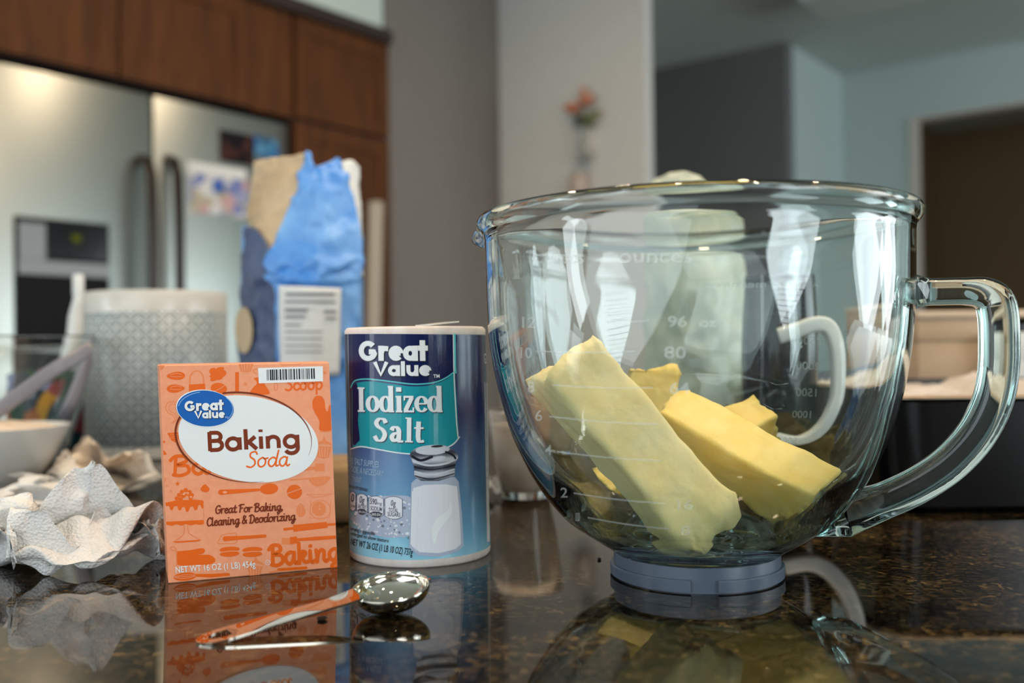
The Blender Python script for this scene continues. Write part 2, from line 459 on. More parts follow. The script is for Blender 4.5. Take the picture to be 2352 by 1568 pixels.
for k_ in list(range(0, ns)) + list(range(len(hs.v) - 2 * ns, len(hs.v))):
    v = hs.v[k_]; lastring = k_ < ns or k_ >= len(hs.v) - ns
    rr = prof_r(OUTP, v.z); d = v - BC; w = d.dot(hn); tgt = math.sqrt(max(rr * rr - w * w, 1)) - 1.2
    if lastring: hs.v[k_] = BC + hd * tgt + hn * w + Vector((0, 0, v.z))
hs.build('handle', M['bowl_glass'], bowl)
rg = MB().lathe([(38.5, 0), (43.4, 0), (43.4, 12.2), (42.6, 13), (41.2, 13), (40.4, 8.2), (38.5, 5)], BC, 96, closed=True)
ring = rg.build('base_ring', M['ring'], bowl, sharp=40)
toc = math.atan2(-BC.y, -BC.x)
def arc_lug(a0, a1, z0, z1):
    m_ = MB(); n_ = 28; pts = []
    for i in range(n_ + 1):
        a = toc + math.radians(a0 + (a1 - a0) * i / n_)
        rr = 43.0
        pts.append([BC + Vector((math.cos(a) * q, math.sin(a) * q, z)) for q, z in ((rr, z0), (45.2, z0 + .4), (45.4, z1 - .6), (44.9, z1), (rr, z1))])
    return m_.loft(pts)
arc_lug(-96, -3.5, 0.6, 6.6).build('lug', M['ring'], ring, sharp=35)
arc_lug(13.5, 100, 0.6, 6.6).build('lug', M['ring'], ring, sharp=35)
arc_lug(118, 240, 0.6, 6.6).build('lug', M['ring'], ring, sharp=35)

def on_bowl(px, py, back=False, off=0.12):
    d = dirpx(px, py); lo, hi = (380.0, 512.0) if not back else (512.0, 640.0)
    def g(t):
        p = CAM + d * (t / d.y); return math.hypot(p.x - BC.x, p.y - BC.y) - prof_r(OUTP, min(max(p.z, 9.1), 175.9)), p
    prev = lo; gp = g(lo)[0]; steps = 60
    for i in range(1, steps + 1):
        t = lo + (hi - lo) * i / steps; q = g(t)[0]
        if (gp > 0) != (q > 0):
            a, b = prev, t
            for _ in range(18):
                c = (a + b) / 2
                if (g(c)[0] > 0) == (gp > 0): a = c
                else: b = c
            p = g(a)[1]; break
        prev, gp = t, q
    else: p = g((lo + hi) / 2)[1]
    o = Vector((p.x - BC.x, p.y - BC.y, 0))
    return p + o.normalized() * off

# ------------------------------------------------------------------ butter
def butter_mat(name, c0, c1):
    m = mat(name, c0, 0.45, sub=0.3)
    b = bsdf(m); b.inputs['Subsurface Radius'].default_value = (1.0, 0.75, 0.25); b.inputs['Subsurface Scale'].default_value = 0.006
    return vary(m, 55, c0, c1, bump=0.25, bsc=240)
M['butter'] = butter_mat('butter', srgb(236, 218, 156), srgb(241, 227, 174))
M['butter_deep'] = butter_mat('butter_deep', srgb(241, 211, 118), srgb(245, 222, 144))  # deeper yellow paints in the glow of light through shaded butter
def butter(label, c, u, m, hl, hw, hd_, seed, material, chip=1.0):
    u = Vector(u).normalized(); cv = (CAM - c).normalized(); e1 = (cv - u * cv.dot(u)).normalized(); e2 = u.cross(e1)
    if e2.dot(Vector((.3, 0, 1))) < 0: e2 = -e2
    m = e1 * math.cos(math.radians(m)) + e2 * math.sin(math.radians(m)); w = u.cross(m)
    bm = bmesh.new(); bmesh.ops.create_cube(bm, size=2.0)
    bmesh.ops.subdivide_edges(bm, edges=bm.edges[:], cuts=23, use_grid_fill=True)
    vv = []
    for q in bm.verts:
        x, y, z = q.co
        k = 14.0
        s = (abs(y) ** k + abs(z) ** k) ** (1 / k)
        if s > 1: y, z = y / s, z / s
        e = max(0, abs(x) - 0.9) / 0.1
        y *= 1 - 0.05 * e * e; z *= 1 - 0.05 * e * e
        p = Vector((x * hl, y * hw, z * hd_))
        so = Vector((seed * 31.7, seed * 17.1, seed * 5.3))
        nz = fbm(p + so, 26, 3) * 1.5 + fbm(p * 1.0 + so * 2, 7, 3) * 0.55
        o = Vector((0, y, z)).normalized() if abs(x) < 0.97 else Vector((math.copysign(1, x), 0, 0))
        rough_end = 1 + 2.2 * max(0, (abs(x) - 0.8) / 0.2) * chip
        p += o * nz * rough_end
        W3 = c + u * p.x + w * p.y + m * p.z
        d = Vector((W3.x - BC.x, W3.y - BC.y, 0)); zz = max(W3.z, 15.9)
        lim = prof_r(INP[::-1], zz) - 0.7 if zz < 175 else 104
        # lowest allowed height at this radius
        if zz < 24 and d.length > lim:
            for (r0, z0), (r1, z1) in zip(INP, INP[1:]):
                if r1 <= d.length <= r0: zz = max(zz, z1 + (z0 - z1) * (d.length - r1) / max(r0 - r1, 1e-6) + 0.7)
        elif d.length > lim: d = d.normalized() * lim
        vv.append(Vector((BC.x + d.x, BC.y + d.y, max(zz, W3.z))))
    bm.verts.index_update(); ff = [tuple(q.index for q in p.verts) for p in bm.faces]; bm.free()
    o = mk('butter_stick', vv, ff, material, None, True, base=c)
    return tag(o, label, 'butter', 'butter sticks in the glass bowl')
butter('pale butter stick leaning diagonally against the front left of the bowl', P(1454, 1026, 477), (-0.62, -0.03, 0.78), 22, 55, 16.8, 15, 1, M['butter'])
butter('butter stick sloping down to the right beside the front one, brightly lit top', P(1716, 1076, 516), (0.76, -0.44, -0.48), 46, 52, 15.5, 17, 2, M['butter_deep'])
butter('butter stick crossing the bowl behind, rising to a pale end at right', P(1572, 1068, 565), (0.85, 0.10, 0.42), 40, 58, 13, 13, 3, M['butter_deep'])
butter('butter stick standing half hidden behind the leaning front one', P(1490, 938, 592), (0.10, 0.05, 0.95), 5, 24, 15, 12, 4, M['butter_deep'])

# ------------------------------------------------------------------ measuring spoon
SCn = G(898, 1347, 11.5)
TIP = G(447, 1470, 1.5)
h = (TIP - SCn); h.z = 0; L = h.length; h.normalize()
h = (h + Vector((0, 0, -0.128))).normalized()
sd = h.cross(Vector((0, 0, 1))).normalized()
sn = sd.cross(h).normalized()
def rolled(deg):
    p_, q_ = (Matrix.Rotation(math.radians(s * deg), 3, h) @ sn for s in (1, -1)); return p_ if p_.y < q_.y else q_
tw = rolled(8)
sd2 = h.cross(tw).normalized(); sn2 = tw
sp = thing('measuring_spoon', (SCn.x, SCn.y, 0), 'small stainless measuring spoon lying in front of the orange box', 'spoon')
mbs = MB(); rings = []; NS = 48
def cap(depth, rx, ry, flip):
    rr = []
    for k in range(13):
        t = k / 12 * math.pi / 2
        rr.append((math.cos(t), -depth * math.sin(t) ** 0.9))
    return rr
for (dep, rx, ry) in ((11.0, 18.2, 16.4), (10.2, 17.4, 15.6)):
    sec = []
    for c_, z_ in cap(dep, rx, ry, 0)[:-1]:
        sec.append([SCn + h * rx * c_ * math.cos(2 * math.pi * i / NS) + sd2 * ry * c_ * math.sin(2 * math.pi * i / NS) + sn2 * z_ for i in range(NS)])
    sec.append([SCn + sn2 * (-dep) + h * 0.01 * math.cos(2 * math.pi * i / NS) + sd2 * 0.01 * math.sin(2 * math.pi * i / NS) for i in range(NS)])
    rings.append(sec)
loop = rings[0][::-1] + [[SCn + h * 18.0 * math.cos(2 * math.pi * i / NS) + sd2 * 16.2 * math.sin(2 * math.pi * i / NS) + sn2 * 0.35 for i in range(NS)]] + rings[1]
mbs.loft(loop, cap=False).build('bowl', M['chrome'], sp)
low = min(v.z for v in mbs.v)
# flat handle with a hanging slot
sn = rolled(1.6); sd = h.cross(sn).normalized()
HL = L
def hw_(x): return 6.0 + 2.2 * min(1, max(0, (x - 17) / (HL - 20)))
def handle_faces():
    m_ = MB(); n_ = 40; xs = [16.4 + (HL - 14 - 16.4) * i / n_ for i in range(n_ + 1)]
    hole_c, hole_a, hole_b = HL - 11.0, 6.2, 4.2
    top = lambda x, y: SCn + h * x + sd2.lerp(sd, min(1, max(0, (x - 16) / 14))).normalized() * y
    def pt(x, y, k): return top(x, y) + sn * (0.45 if k else -0.6) + sn * (0.9 * math.exp(-max(0, x - 17) / 6))
    for k in (1, 0):
        b = len(m_.v)
        for x in xs:
            m_.v += [pt(x, -hw_(x), k), pt(x, -hw_(x) * .3, k), pt(x, hw_(x) * .3, k), pt(x, hw_(x), k)]
        for i in range(n_):
            for j in range(3):
                q = (b + i * 4 + j, b + i * 4 + j + 1, b + i * 4 + 5 + j, b + i * 4 + 4 + j); m_.f.append(q if k else q[::-1])
    # end plate round the slot
    x0 = xs[-1]; ew = hw_(x0); NO = 48
    outer, inner = [], []
    for i in range(NO):
        t = 2 * math.pi * i / NO
        cx_, sy_ = math.cos(t), math.sin(t)
        if cx_ < 0:
            ox = max(x0, hole_c - 30 * abs(cx_)); sy2 = sy_ * ew if ox > x0 else max(-1, min(1, sy_ * 1.25)) * ew
            outer.append((max(x0, hole_c + (x0 - hole_c) * min(1, abs(cx_) * 1.6)), sy2 if abs(cx_) * 1.6 < 1 else (ew * max(-1, min(1, sy_ / 0.78)))))
        else: outer.append((hole_c + (HL - hole_c) * cx_, ew * sy_))
        inner.append((hole_c + hole_a * cx_, hole_b * sy_))
    idx = {}
    for k in (1, 0):
        for nm, lst in (('o', outer), ('i', inner)):
            idx[nm, k] = len(m_.v); m_.v += [pt(x, y, k) for x, y in lst]
    for i in range(NO):
        j = (i + 1) % NO
        m_.f.append((idx['o', 1] + i, idx['o', 1] + j, idx['i', 1] + j, idx['i', 1] + i))
        m_.f.append((idx['o', 0] + j, idx['o', 0] + i, idx['i', 0] + i, idx['i', 0] + j))
        m_.f.append((idx['i', 1] + i, idx['i', 1] + j, idx['i', 0] + j, idx['i', 0] + i))
        m_.f.append((idx['o', 1] + j, idx['o', 1] + i, idx['o', 0] + i, idx['o', 0] + j))
    n4 = (n_ + 1) * 4
    for i in range(n_):
        m_.f.append((i * 4, i * 4 + 4, n4 + i * 4 + 4, n4 + i * 4)); m_.f.append((i * 4 + 3, n4 + i * 4 + 3, n4 + i * 4 + 7, i * 4 + 7))
    return m_
handle_faces().build('handle', M['chrome'], sp, sharp=40)
sp.location.z += -low / 1000 + 0.0003

# ------------------------------------------------------------------ paper towels
def towel_mat():
    m = mat('paper_towel', srgb(232, 230, 226), 0.85, sub=0.0, sheen=0.2)
    tc = nd(m, 'ShaderNodeTexCoord')
    v = nd(m, 'ShaderNodeTexVoronoi', i_Scale=620.0); lk(m, tc.outputs['Object'], v.inputs['Vector'])
    nz = nd(m, 'ShaderNodeTexNoise', i_Scale=180.0, i_Detail=3.0); lk(m, tc.outputs['Object'], nz.inputs['Vector'])
    ad = nd(m, 'ShaderNodeMath', operation='ADD'); lk(m, v.outputs['Distance'], ad.inputs[0]); lk(m, nz.outputs[0], ad.inputs[1])
    b = nd(m, 'ShaderNodeBump', i_Strength=0.8, i_Distance=0.001); lk(m, ad.outputs[0], b.inputs['Height']); lk(m, b.outputs[0], bsdf(m).inputs['Normal'])
    return m
M['towel'] = towel_mat()
def crump(seed, a1=2.2, s1=16, a2=0.8, s2=6):
    o = Vector((seed * 13.3, seed * 7.7, seed * 3.1))
    def f(p):
        r1 = 1 - abs(fbm(p + o, s1, 2)) * 2
        return r1 * a1 * 0.6 + fbm(p + o, s2, 3) * a2
    return f
def patchP(rows, nu, nv, disp, thick=0.35, mbx=None):
    g = [[P(*q) for q in r] for r in rows]
    return (mbx or MB()).patch(g, nu, nv, disp, thick)
def folded(seed, size, n, folds, k0=0.75, zb=0.5, soft=0.9, spread=0.30):
    """a flat sheet folded over and over across random planes: crisp creases, free edges"""
    r = random.Random(seed); pts = []
    for i in range(n + 1):
        for j in range(n + 1):
            x, y = (i / n - .5) * size, (j / n - .5) * size
            e = min(i, j, n - i, n - j) / n
            q = Vector((x, y, 0)); w = fbm(q + Vector((seed * 9, 3, 1)), size * .3, 3)
            pts.append(Vector((x + 1.2 * fbm(q, 9, 2), y + 1.2 * fbm(q + Vector((50, 0, 0)), 9, 2), w * size * .12)))
    for f in range(folds):
        a = r.uniform(0, 2 * math.pi); el = r.uniform(-zb, zb)
        nv = Vector((math.cos(a) * math.cos(el), math.sin(a) * math.cos(el), math.sin(el)))
        ds = [p.dot(nv) for p in pts]; ds2 = sorted(ds); off = ds2[int(len(ds2) * r.uniform(1 - spread, .9))]
        k = 1 + r.uniform(.35, 1) * k0
        lift = Vector((0, 0, 1)) * r.uniform(.0, .35)
        for i, p in enumerate(pts):
            s = ds[i] - off
            m = s if s > 5 * soft else (0 if s < -5 * soft else soft * math.log1p(math.exp(s / soft)))
            if m > 0: pts[i] = p - nv * (k * m) + lift * m
    fs = [(i * (n + 1) + j, i * (n + 1) + j + 1, (i + 1) * (n + 1) + j + 1, (i + 1) * (n + 1) + j) for i in range(n) for j in range(n)]
    return pts, fs
def fit(pts, c, w, d, h, rz=0.0, sink=.04):
    """turn, scale to width / depth / height and set down on the worktop at c"""
    ro = Matrix.Rotation(math.radians(rz), 3, 'Z'); pts = [ro @ p for p in pts]
    lo = [min(p[i] for p in pts) for i in range(3)]; hi = [max(p[i] for p in pts) for i in range(3)]
    out = []
    for p in pts:
        q = [(p[i] - lo[i]) / (hi[i] - lo[i]) for i in range(3)]
        z = (q[2] - sink) / (1 - sink) * h
        out.append(Vector((c[0] + (q[0] - .5) * w, c[1] + (q[1] - .5) * d, max(z, .3 + .2 * fbm((q[0] * 40, q[1] * 40, 0), 5, 2)))))
    return out

def crumple(name, label, cat, seed, c, w, d, h, m, folds=12, n=110, size=150, rz=0):
    pts, fs = folded(seed, size, n, folds); v = fit(pts, c, w, d, h, rz)
    return tag(mk(name, v, fs, m, None, True, base=(c[0], c[1], 0), recalc=False), label, cat)
tc1 = G(198, 1312)
crumple('paper_towel', 'crumpled white paper towel with an upright peak left of the orange box', 'paper towel', 207, (tc1.x, tc1.y + 2, 0), 76, 58, 60, M['towel'])
tc2 = G(-36, 1305)
crumple('paper_towel', 'crumpled white paper towel cut off by the left edge of the picture', 'paper towel', 212, (tc2.x, tc2.y, 0), 64, 52, 40, M['towel'], rz=30)
# ------------------------------------------------------------------ flat print: 2D drawing in the pixels of a close-up, laid onto a surface
_fc = bpy.data.curves.new('lettering', 'FONT'); _fo = bpy.data.objects.new('lettering', _fc); _fc.resolution_u = 3
def font_mesh(s, bold=0.0):
    _fc.body = s; _fc.offset = min(bold, .01) if 'g' in s else bold
    m = bpy.data.meshes.new_from_object(_fo)
    v = [(q.co.x, q.co.y) for q in m.vertices]; f = [tuple(p.vertices) for p in m.polygons]
    bpy.data.meshes.remove(m); return v, f
def arc(cx, cy, rx, ry, a0, a1, n=20):
    return [(cx + rx * math.cos(math.radians(a0 + (a1 - a0) * i / n)), cy + ry * math.sin(math.radians(a0 + (a1 - a0) * i / n))) for i in range(n + 1)]
def smooth2(pts, n=6):
    if len(pts) < 3: return pts
    out = []
    for k in range(len(pts) - 1):
        g = lambda i: pts[max(0, min(len(pts) - 1, i))]
        for i in range(n):
            t = i / n
            out.append(tuple(0.5 * ((2 * b) + (c - a) * t + (2 * a - 5 * b + 4 * c - d) * t * t + (3 * b - a - 3 * c + d) * t ** 3)
                             for a, b, c, d in zip(g(k - 1), g(k), g(k + 1), g(k + 2))))
    out.append(tuple(pts[-1])); return out
SCRIPT = {
 'a': (1.02, [[(.78, .85), (.5, 1), (.15, .72), (.12, .28), (.38, 0), (.66, .28), (.8, .95)], [(.8, .95), (.74, .3), (.88, .02), (1.05, .16)]]),
 'o': (1.0, [[(.5, 1), (.15, .72), (.14, .25), (.42, 0), (.76, .25), (.78, .75), (.5, 1), (.72, .86), (1, .92)]]),
 'd': (1.05, [[(.78, .8), (.5, .98), (.15, .7), (.12, .28), (.38, 0), (.66, .22), (.84, .8), (.97, 1.7)], [(.97, 1.7), (.82, .6), (.84, .08), (1.05, .12)]]),
 'n': (1.0, [[(.1, 1), (.14, .5), (.1, 0)], [(.12, .3), (.3, .8), (.55, 1), (.7, .8), (.66, .25), (.8, .0), (1, .16)]]),
 'i': (.5, [[(.12, .98), (.1, .3), (.24, 0), (.48, .16)], [(.16, 1.38), (.2, 1.4)]]),
 'k': (.9, [[(.2, 1.7), (.12, 0)], [(.14, .5), (.42, .98), (.66, .84), (.46, .56), (.16, .5)], [(.3, .52), (.55, .08), (.88, .12)]]),
 'g': (1.0, [[(.78, .88), (.5, 1), (.15, .74), (.12, .3), (.36, .04), (.64, .3), (.8, .95)], [(.8, .95), (.76, 0), (.62, -.55), (.3, -.62), (.24, -.38), (.6, -.1), (1, .18)]]),
 'B': (1.15, [[(.32, 1.6), (.2, 0)], [(0, 1.35), (.3, 1.68), (.82, 1.62), (.88, 1.2), (.36, .9), (.92, .78), (1, .25), (.55, -.04), (.12, .05)]]),
 'S': (1.0, [[(.95, 1.38), (.78, 1.64), (.36, 1.52), (.34, 1.12), (.74, .76), (.8, .3), (.45, 0), (.05, .12)]]),
 'c': (.82, [[(.74, .82), (.5, 1), (.15, .7), (.14, .25), (.42, 0), (.84, .22)]]),
 'p': (.95, [[(.14, 1), (.1, -.65)], [(.13, .55), (.45, 1), (.8, .7), (.7, .2), (.4, 0), (.13, .2)]]),
 'G': (1.15, [[(1, 1.35), (.76, 1.65), (.32, 1.4), (.12, .8), (.3, .1), (.7, 0), (1, .42), (1, .76), (.62, .72)]]),
 'C': (1.0, [[(.95, 1.35), (.74, 1.65), (.32, 1.4), (.12, .8), (.3, .1), (.65, 0), (.98, .25)]]),
 'r': (.72, [[(.1, .98), (.15, 0)], [(.15, .45), (.35, .9), (.68, .95)]]),
 'e': (.82, [[(.15, .5), (.58, .6), (.64, .88), (.4, 1), (.14, .62), (.2, .12), (.48, 0), (.84, .22)]]),
 't': (.66, [[(.35, 1.5), (.28, .3), (.42, 0), (.68, .14)], [(.04, 1), (.64, 1.03)]]),
 'F': (1.05, [[(.4, 1.55), (.26, 0)], [(.05, 1.4), (.45, 1.62), (1.02, 1.6)], [(.32, .85), (.78, .9)]]),
 'l': (.5, [[(.22, 1.65), (.14, .3), (.28, 0), (.5, .16)]]),
 'D': (1.15, [[(.36, 1.6), (.26, 0)], [(.02, 1.45), (.55, 1.66), (1.02, 1.15), (.92, .35), (.52, -.03), (.1, .05)]]),
 'z': (.8, [[(.1, .92), (.4, .96), (.66, .95)], [(.66, .95), (.15, .05)], [(.15, .05), (.5, .04), (.8, .1)]]),
 '&': (1.1, [[(1, .02), (.34, 1.15), (.5, 1.58), (.76, 1.3), (.24, .6), (.16, .18), (.48, 0), (.98, .66)]]),
 ',': (.4, [[(.18, .12), (.06, -.25)]]), ' ': (.42, []),
}
def GEO():
    A_ = lambda *a: arc(*a)
    circ = A_(.5, .5, .5, .5, 0, 360, 36)
    return {
     'B': (1.16, [[(.08, 0), (.08, 1.5)], [(.08, 1.42)] + A_(.52, 1.1, .32, .32, 90, -90, 14) + [(.08, .78)], [(.08, .78)] + A_(.55, .43, .36, .36, 90, -90, 14) + [(.08, .07)]]),
     'a': (1.3, [A_(.5, .48, .42, .44, 0, 360, 36), [(.95, 0), (.95, .98)]]),
     'k': (1.02, [[(.08, 0), (.08, 1.6)], [(.12, .45), (.72, .98)], [(.3, .55), (.8, 0)]]),
     'i': (.46, [[(.08, 0), (.08, .98)], [(.08, 1.32), (.08, 1.52)]]),
     'n': (1.14, [[(.08, 0), (.08, .98)], [(.08, .5)] + A_(.45, .55, .36, .36, 180, 0, 18) + [(.81, 0)]]),
     'g': (1.12, [A_(.5, .48, .42, .44, 0, 360, 36), [(.95, .98), (.95, .0)] + A_(.52, -.02, .43, .42, 0, -155, 16)]),
    }
GEOM = GEO()
def HEAVY():
    A_ = lambda *a: arc(*a)
    return {
     'G': (1.42, [A_(.68, .66, .5, .5, 42, 352, 34) + [(.74, .6)]]),
     'r': (.74, [[(.2, 0), (.2, 1)], [(.2, .5), (.3, .74), (.46, .82), (.72, .8)]]),
     'e': (1.02, [[(.84, .5), (.2, .5)], A_(.52, .5, .33, .33, 0, 318, 30)]),
     'a': (1.04, [A_(.5, .5, .32, .33, 0, 360, 32), [(.84, 0), (.84, 1)]]),
     't': (.76, [[(.32, 0), (.32, 1.36)], [(0, .84), (.7, .84)]]),
     'V': (1.14, [[(.08, 1.3), (.56, .12), (1.06, 1.3)]]),
     'l': (.44, [[(.2, 0), (.2, 1.36)]]),
     'u': (1.04, [[(.2, 1), (.2, .5)] + A_(.5, .48, .3, .31, 180, 360, 16), [(.84, 0), (.84, 1)]]),
    }
HEAV = HEAVY()
# slab serif face: strokes (points, widths) with serif bars
def SERIF():
    el = lambda cx, cy, rx, ry, a0=0, a1=360, wt=.11, wk=.27, n=40: ([(cx + rx * math.cos(math.radians(a0 + (a1 - a0) * i / n)), cy + ry * math.sin(math.radians(a0 + (a1 - a0) * i / n))) for i in range(n + 1)],
        [wt + (wk - wt) * abs(math.cos(math.radians(a0 + (a1 - a0) * i / n))) ** 1.3 for i in range(n + 1)])
    st = lambda x, y0, y1, w=.27: ([(x, y0), (x, y1)], [w, w])
    sb = lambda x0, x1, y, w=.1: ([(x0, y), (x1, y)], [w, w])
    return {
     'I': (.72, [st(.34, 0, 1.5), sb(.06, .62, .05), sb(.06, .62, 1.45)]),
     'o': (1.02, [el(.5, .5, .36, .44)]),
     'd': (1.12, [el(.45, .5, .33, .44), st(.84, 0, 1.6), sb(.62, .86, 1.56, .09), sb(.84, 1.06, .05)]),
     'i': (.56, [st(.3, 0, 1), sb(.06, .32, .95, .09), sb(.06, .54, .05), st(.3, 1.25, 1.52, .3)]),
     'z': (.88, [sb(.1, .8, .94, .12), ([(.68, .9), (.2, .1)], [.24, .24]), sb(.08, .82, .06, .12), st(.14, .72, .98, .09), st(.78, .02, .3, .09)]),
     'e': (.96, [el(.5, .5, .36, .44, 0, 325, .1, .26), sb(.2, .84, .52, .09)]),
     'S': (1.05, [(smooth2([(.86, 1.2), (.72, 1.42), (.42, 1.44), (.24, 1.2), (.36, .95), (.66, .75), (.8, .45), (.64, .1), (.34, .06), (.14, .34)]), None)]),
     'a': (.98, [(smooth2([(.18, .74), (.28, .92), (.5, .94), (.64, .72), (.64, .3), (.66, .06), (.92, .06)]), None), (smooth2([(.64, .58), (.34, .52), (.2, .3), (.34, .07), (.62, .22)]), None)]),
     'l': (.56, [st(.3, 0, 1.6), sb(.06, .32, 1.56, .09), sb(.06, .54, .05)]),
     't': (.74, [(smooth2([(.34, 1.36), (.32, .8), (.32, .3), (.42, .07), (.68, .12)]), None), sb(.06, .66, .94, .11)]),
    }
SERF = SERIF()
class D2:
    def __init__(s): s.v, s.f, s.l, s.n = [], [], [], 0
    def add(s, v, f):
        b = len(s.v); s.v += [(float(x), float(y)) for x, y in v]; s.l += [s.n % 11] * len(v); s.n += 1; s.f += [tuple(i + b for i in q) for q in f]; return s
    def poly(s, pts): return s.add(pts, [tuple(range(len(pts)))])
    def ell(s, cx, cy, rx, ry, rot=0, n=40):
        c, q = math.cos(math.radians(rot)), math.sin(math.radians(rot))
        return s.poly([(cx + x * c - y * q, cy + x * q + y * c) for x, y in arc(0, 0, rx, ry, 0, 360, n)[:-1]])
    def stroke(s, pts, w, capr=True):
        n = len(pts); ws = w if isinstance(w, (list, tuple)) else [w] * n
        L_, R_ = [], []
        for k in range(n):
            a, b = pts[max(k - 1, 0)], pts[min(k + 1, n - 1)]
            if k == 0 and n > 2 and pts[0] == pts[-1]: a = pts[-2]
            if k == n - 1 and n > 2 and pts[0] == pts[-1]: b = pts[1]
            dx, dy = b[0] - a[0], b[1] - a[1]; l = math.hypot(dx, dy) or 1
            nx, ny = -dy / l * ws[k] / 2, dx / l * ws[k] / 2
            L_.append((pts[k][0] + nx, pts[k][1] + ny)); R_.append((pts[k][0] - nx, pts[k][1] - ny))
        s.add(L_ + R_, [(k, k + 1, n + k + 1, n + k) for k in range(n - 1)])
        if capr:
            for k in (0, n - 1): s.ell(pts[k][0], pts[k][1], ws[k] / 2, ws[k] / 2, 0, 10)
        return s
    def ring(s, cx, cy, rx, ry, w, rot=0, a0=0, a1=360, n=48):
        c, q = math.cos(math.radians(rot)), math.sin(math.radians(rot))
        return s.stroke([(cx + x * c - y * q, cy + x * q + y * c) for x, y in arc(0, 0, rx, ry, a0, a1, n)], w, False)
    def rect(s, x0, y0, x1, y1): return s.poly([(x0, y0), (x1, y0), (x1, y1), (x0, y1)])
    def star(s, cx, cy, r, rot=0):
        return s.poly([(cx + (r if i % 2 == 0 else r * .42) * math.sin(math.radians(rot + 36 * i)), cy - (r if i % 2 == 0 else r * .42) * math.cos(math.radians(rot + 36 * i))) for i in range(10)])
    def place(s, v, f, p0, p1, x0, x1, sy, slant=0.0, flip=False):
        """lay glyph units along p0 -> p1 (pixels, y down)"""
        ux, uy = p1[0] - p0[0], p1[1] - p0[1]; l = math.hypot(ux, uy); ux, uy = ux / l, uy / l
        k = l / (x1 - x0)
        out = []
        for x, y in v:
            xx = (x - x0) * k + slant * y * sy
            if flip: xx = l - xx
            out.append((p0[0] + ux * xx + uy * y * sy, p0[1] + uy * xx - ux * y * sy))
        return s.add(out, f)
    def text(s, t, p0, p1, cap, bold=0.0, slant=0.0, flip=False):
        v, f = font_mesh(t, bold); xs = [q[0] for q in v]
        return s.place(v, f, p0, p1, min(xs), max(xs), cap / 0.682, slant, flip)
    def script(s, t, p0, p1, xh, w, face=SCRIPT, slant=0.0, capr=True, sm=True):
        tot = sum(face[c][0] for c in t); d = D2(); x = 0.0
        l = math.hypot(p1[0] - p0[0], p1[1] - p0[1]); kx = l / tot; r = kx / xh
        for c in t:
            adv, strokes = face[c]
            for q in strokes:
                ws = None
                if isinstance(q, tuple): q, ws = q; 
                pts = smooth2(q) if (sm and ws is None and face is SCRIPT) else q
                pts = [((x + a) * r, b) for a, b in pts]
                if ws is None:
                    if face is SERF:
                        m_ = len(pts); ws = []
                        for k in range(m_):
                            a, b = pts[max(0, k - 1)], pts[min(m_ - 1, k + 1)]; g = abs(b[1] - a[1]) / (math.hypot(b[0] - a[0], b[1] - a[1]) or 1)
                            ws.append(.12 + .16 * g)
                    else: ws = [w / xh] * len(pts)
                d.stroke(pts, ws, capr and face is SCRIPT)
            x += adv
        b = len(s.v); s.place(d.v, d.f, p0, p1, 0, tot * r, xh, slant); s.l[b:] = d.l; return s
    def build(s, name, mapper, material, parent, lift, cut=None):
        """mapper(x, y, lift) -> worktop mm; cut = pixel spacing of vertical cuts for curved surfaces"""
        v, f, l = s.v, s.f, s.l
        if len(l) < len(v): l = l + [0] * (len(v) - len(l))
        if cut:
            bm = bmesh.new(); bv = [bm.verts.new((q[0], q[1], h_)) for q, h_ in zip(v, l)]
            for q in f:
                if len(set(q)) > 2:
                    try: bm.faces.new([bv[i] for i in q])
                    except ValueError: pass
            x0, x1 = min(q[0] for q in v), max(q[0] for q in v)
            k = math.floor(x0 / cut) + 1
            while k * cut < x1:
                bmesh.ops.bisect_plane(bm, geom=bm.verts[:] + bm.edges[:] + bm.faces[:], plane_co=(k * cut, 0, 0), plane_no=(1, 0, 0)); k += 1
            y0, y1 = min(q[1] for q in v), max(q[1] for q in v); k = math.floor(y0 / (cut * 2)) + 1
            while k * cut * 2 < y1:
                bmesh.ops.bisect_plane(bm, geom=bm.verts[:] + bm.edges[:] + bm.faces[:], plane_co=(0, k * cut * 2, 0), plane_no=(0, 1, 0)); k += 1
            bm.verts.index_update()
            v = [(q.co.x, q.co.y) for q in bm.verts]; l = [q.co.z for q in bm.verts]; f = [tuple(q.index for q in p.verts) for p in bm.faces]; bm.free()
        return mk(name, [mapper(q[0], q[1], lift + .008 * h_) for q, h_ in zip(v, l)], f, material, parent, False, recalc=False)

# ------------------------------------------------------------------ baking soda box
FLb, FRb = G(387, 1340), G(775, 1303)
bx = (FRb - FLb); BW = bx.length; bx.normalize(); by = Vector((-bx.y, bx.x, 0)); BH, BD = 113.6, 41.0
SHR = -3.4
def boxp(u, v, d=0.0):
    """u along the front, v up, d towards the back"""
    return FLb + bx * (u + SHR * v / BH) + by * d + Vector((0, 0, v))
def homog(src, dst):
    import numpy as np
    Am, bb = [], []
    for (x, y), (u, v) in zip(src, dst):
        Am.append([x, y, 1, 0, 0, 0, -u * x, -u * y]); bb.append(u)
        Am.append([0, 0, 0, x, y, 1, -v * x, -v * y]); bb.append(v)
    hh = list(np.linalg.solve(np.array(Am), np.array(bb))) + [1]
    def f(x, y):
        w = hh[6] * x + hh[7] * y + 1
        return (hh[0] * x + hh[1] * y + hh[2]) / w, (hh[3] * x + hh[4] * y + hh[5]) / w
    return f
HB = homog([(66, 112), (1150, 92), (131, 1516), (1196, 1400)], [(0, BH), (BW, BH), (0, 0), (BW, 0)])
def on_box(x, y, lift):
    u, v = HB(x, y); u = min(max(u, 0.15), BW - 0.15); v = min(max(v, 0.15), BH - 0.15)
    return boxp(u, v, -lift)
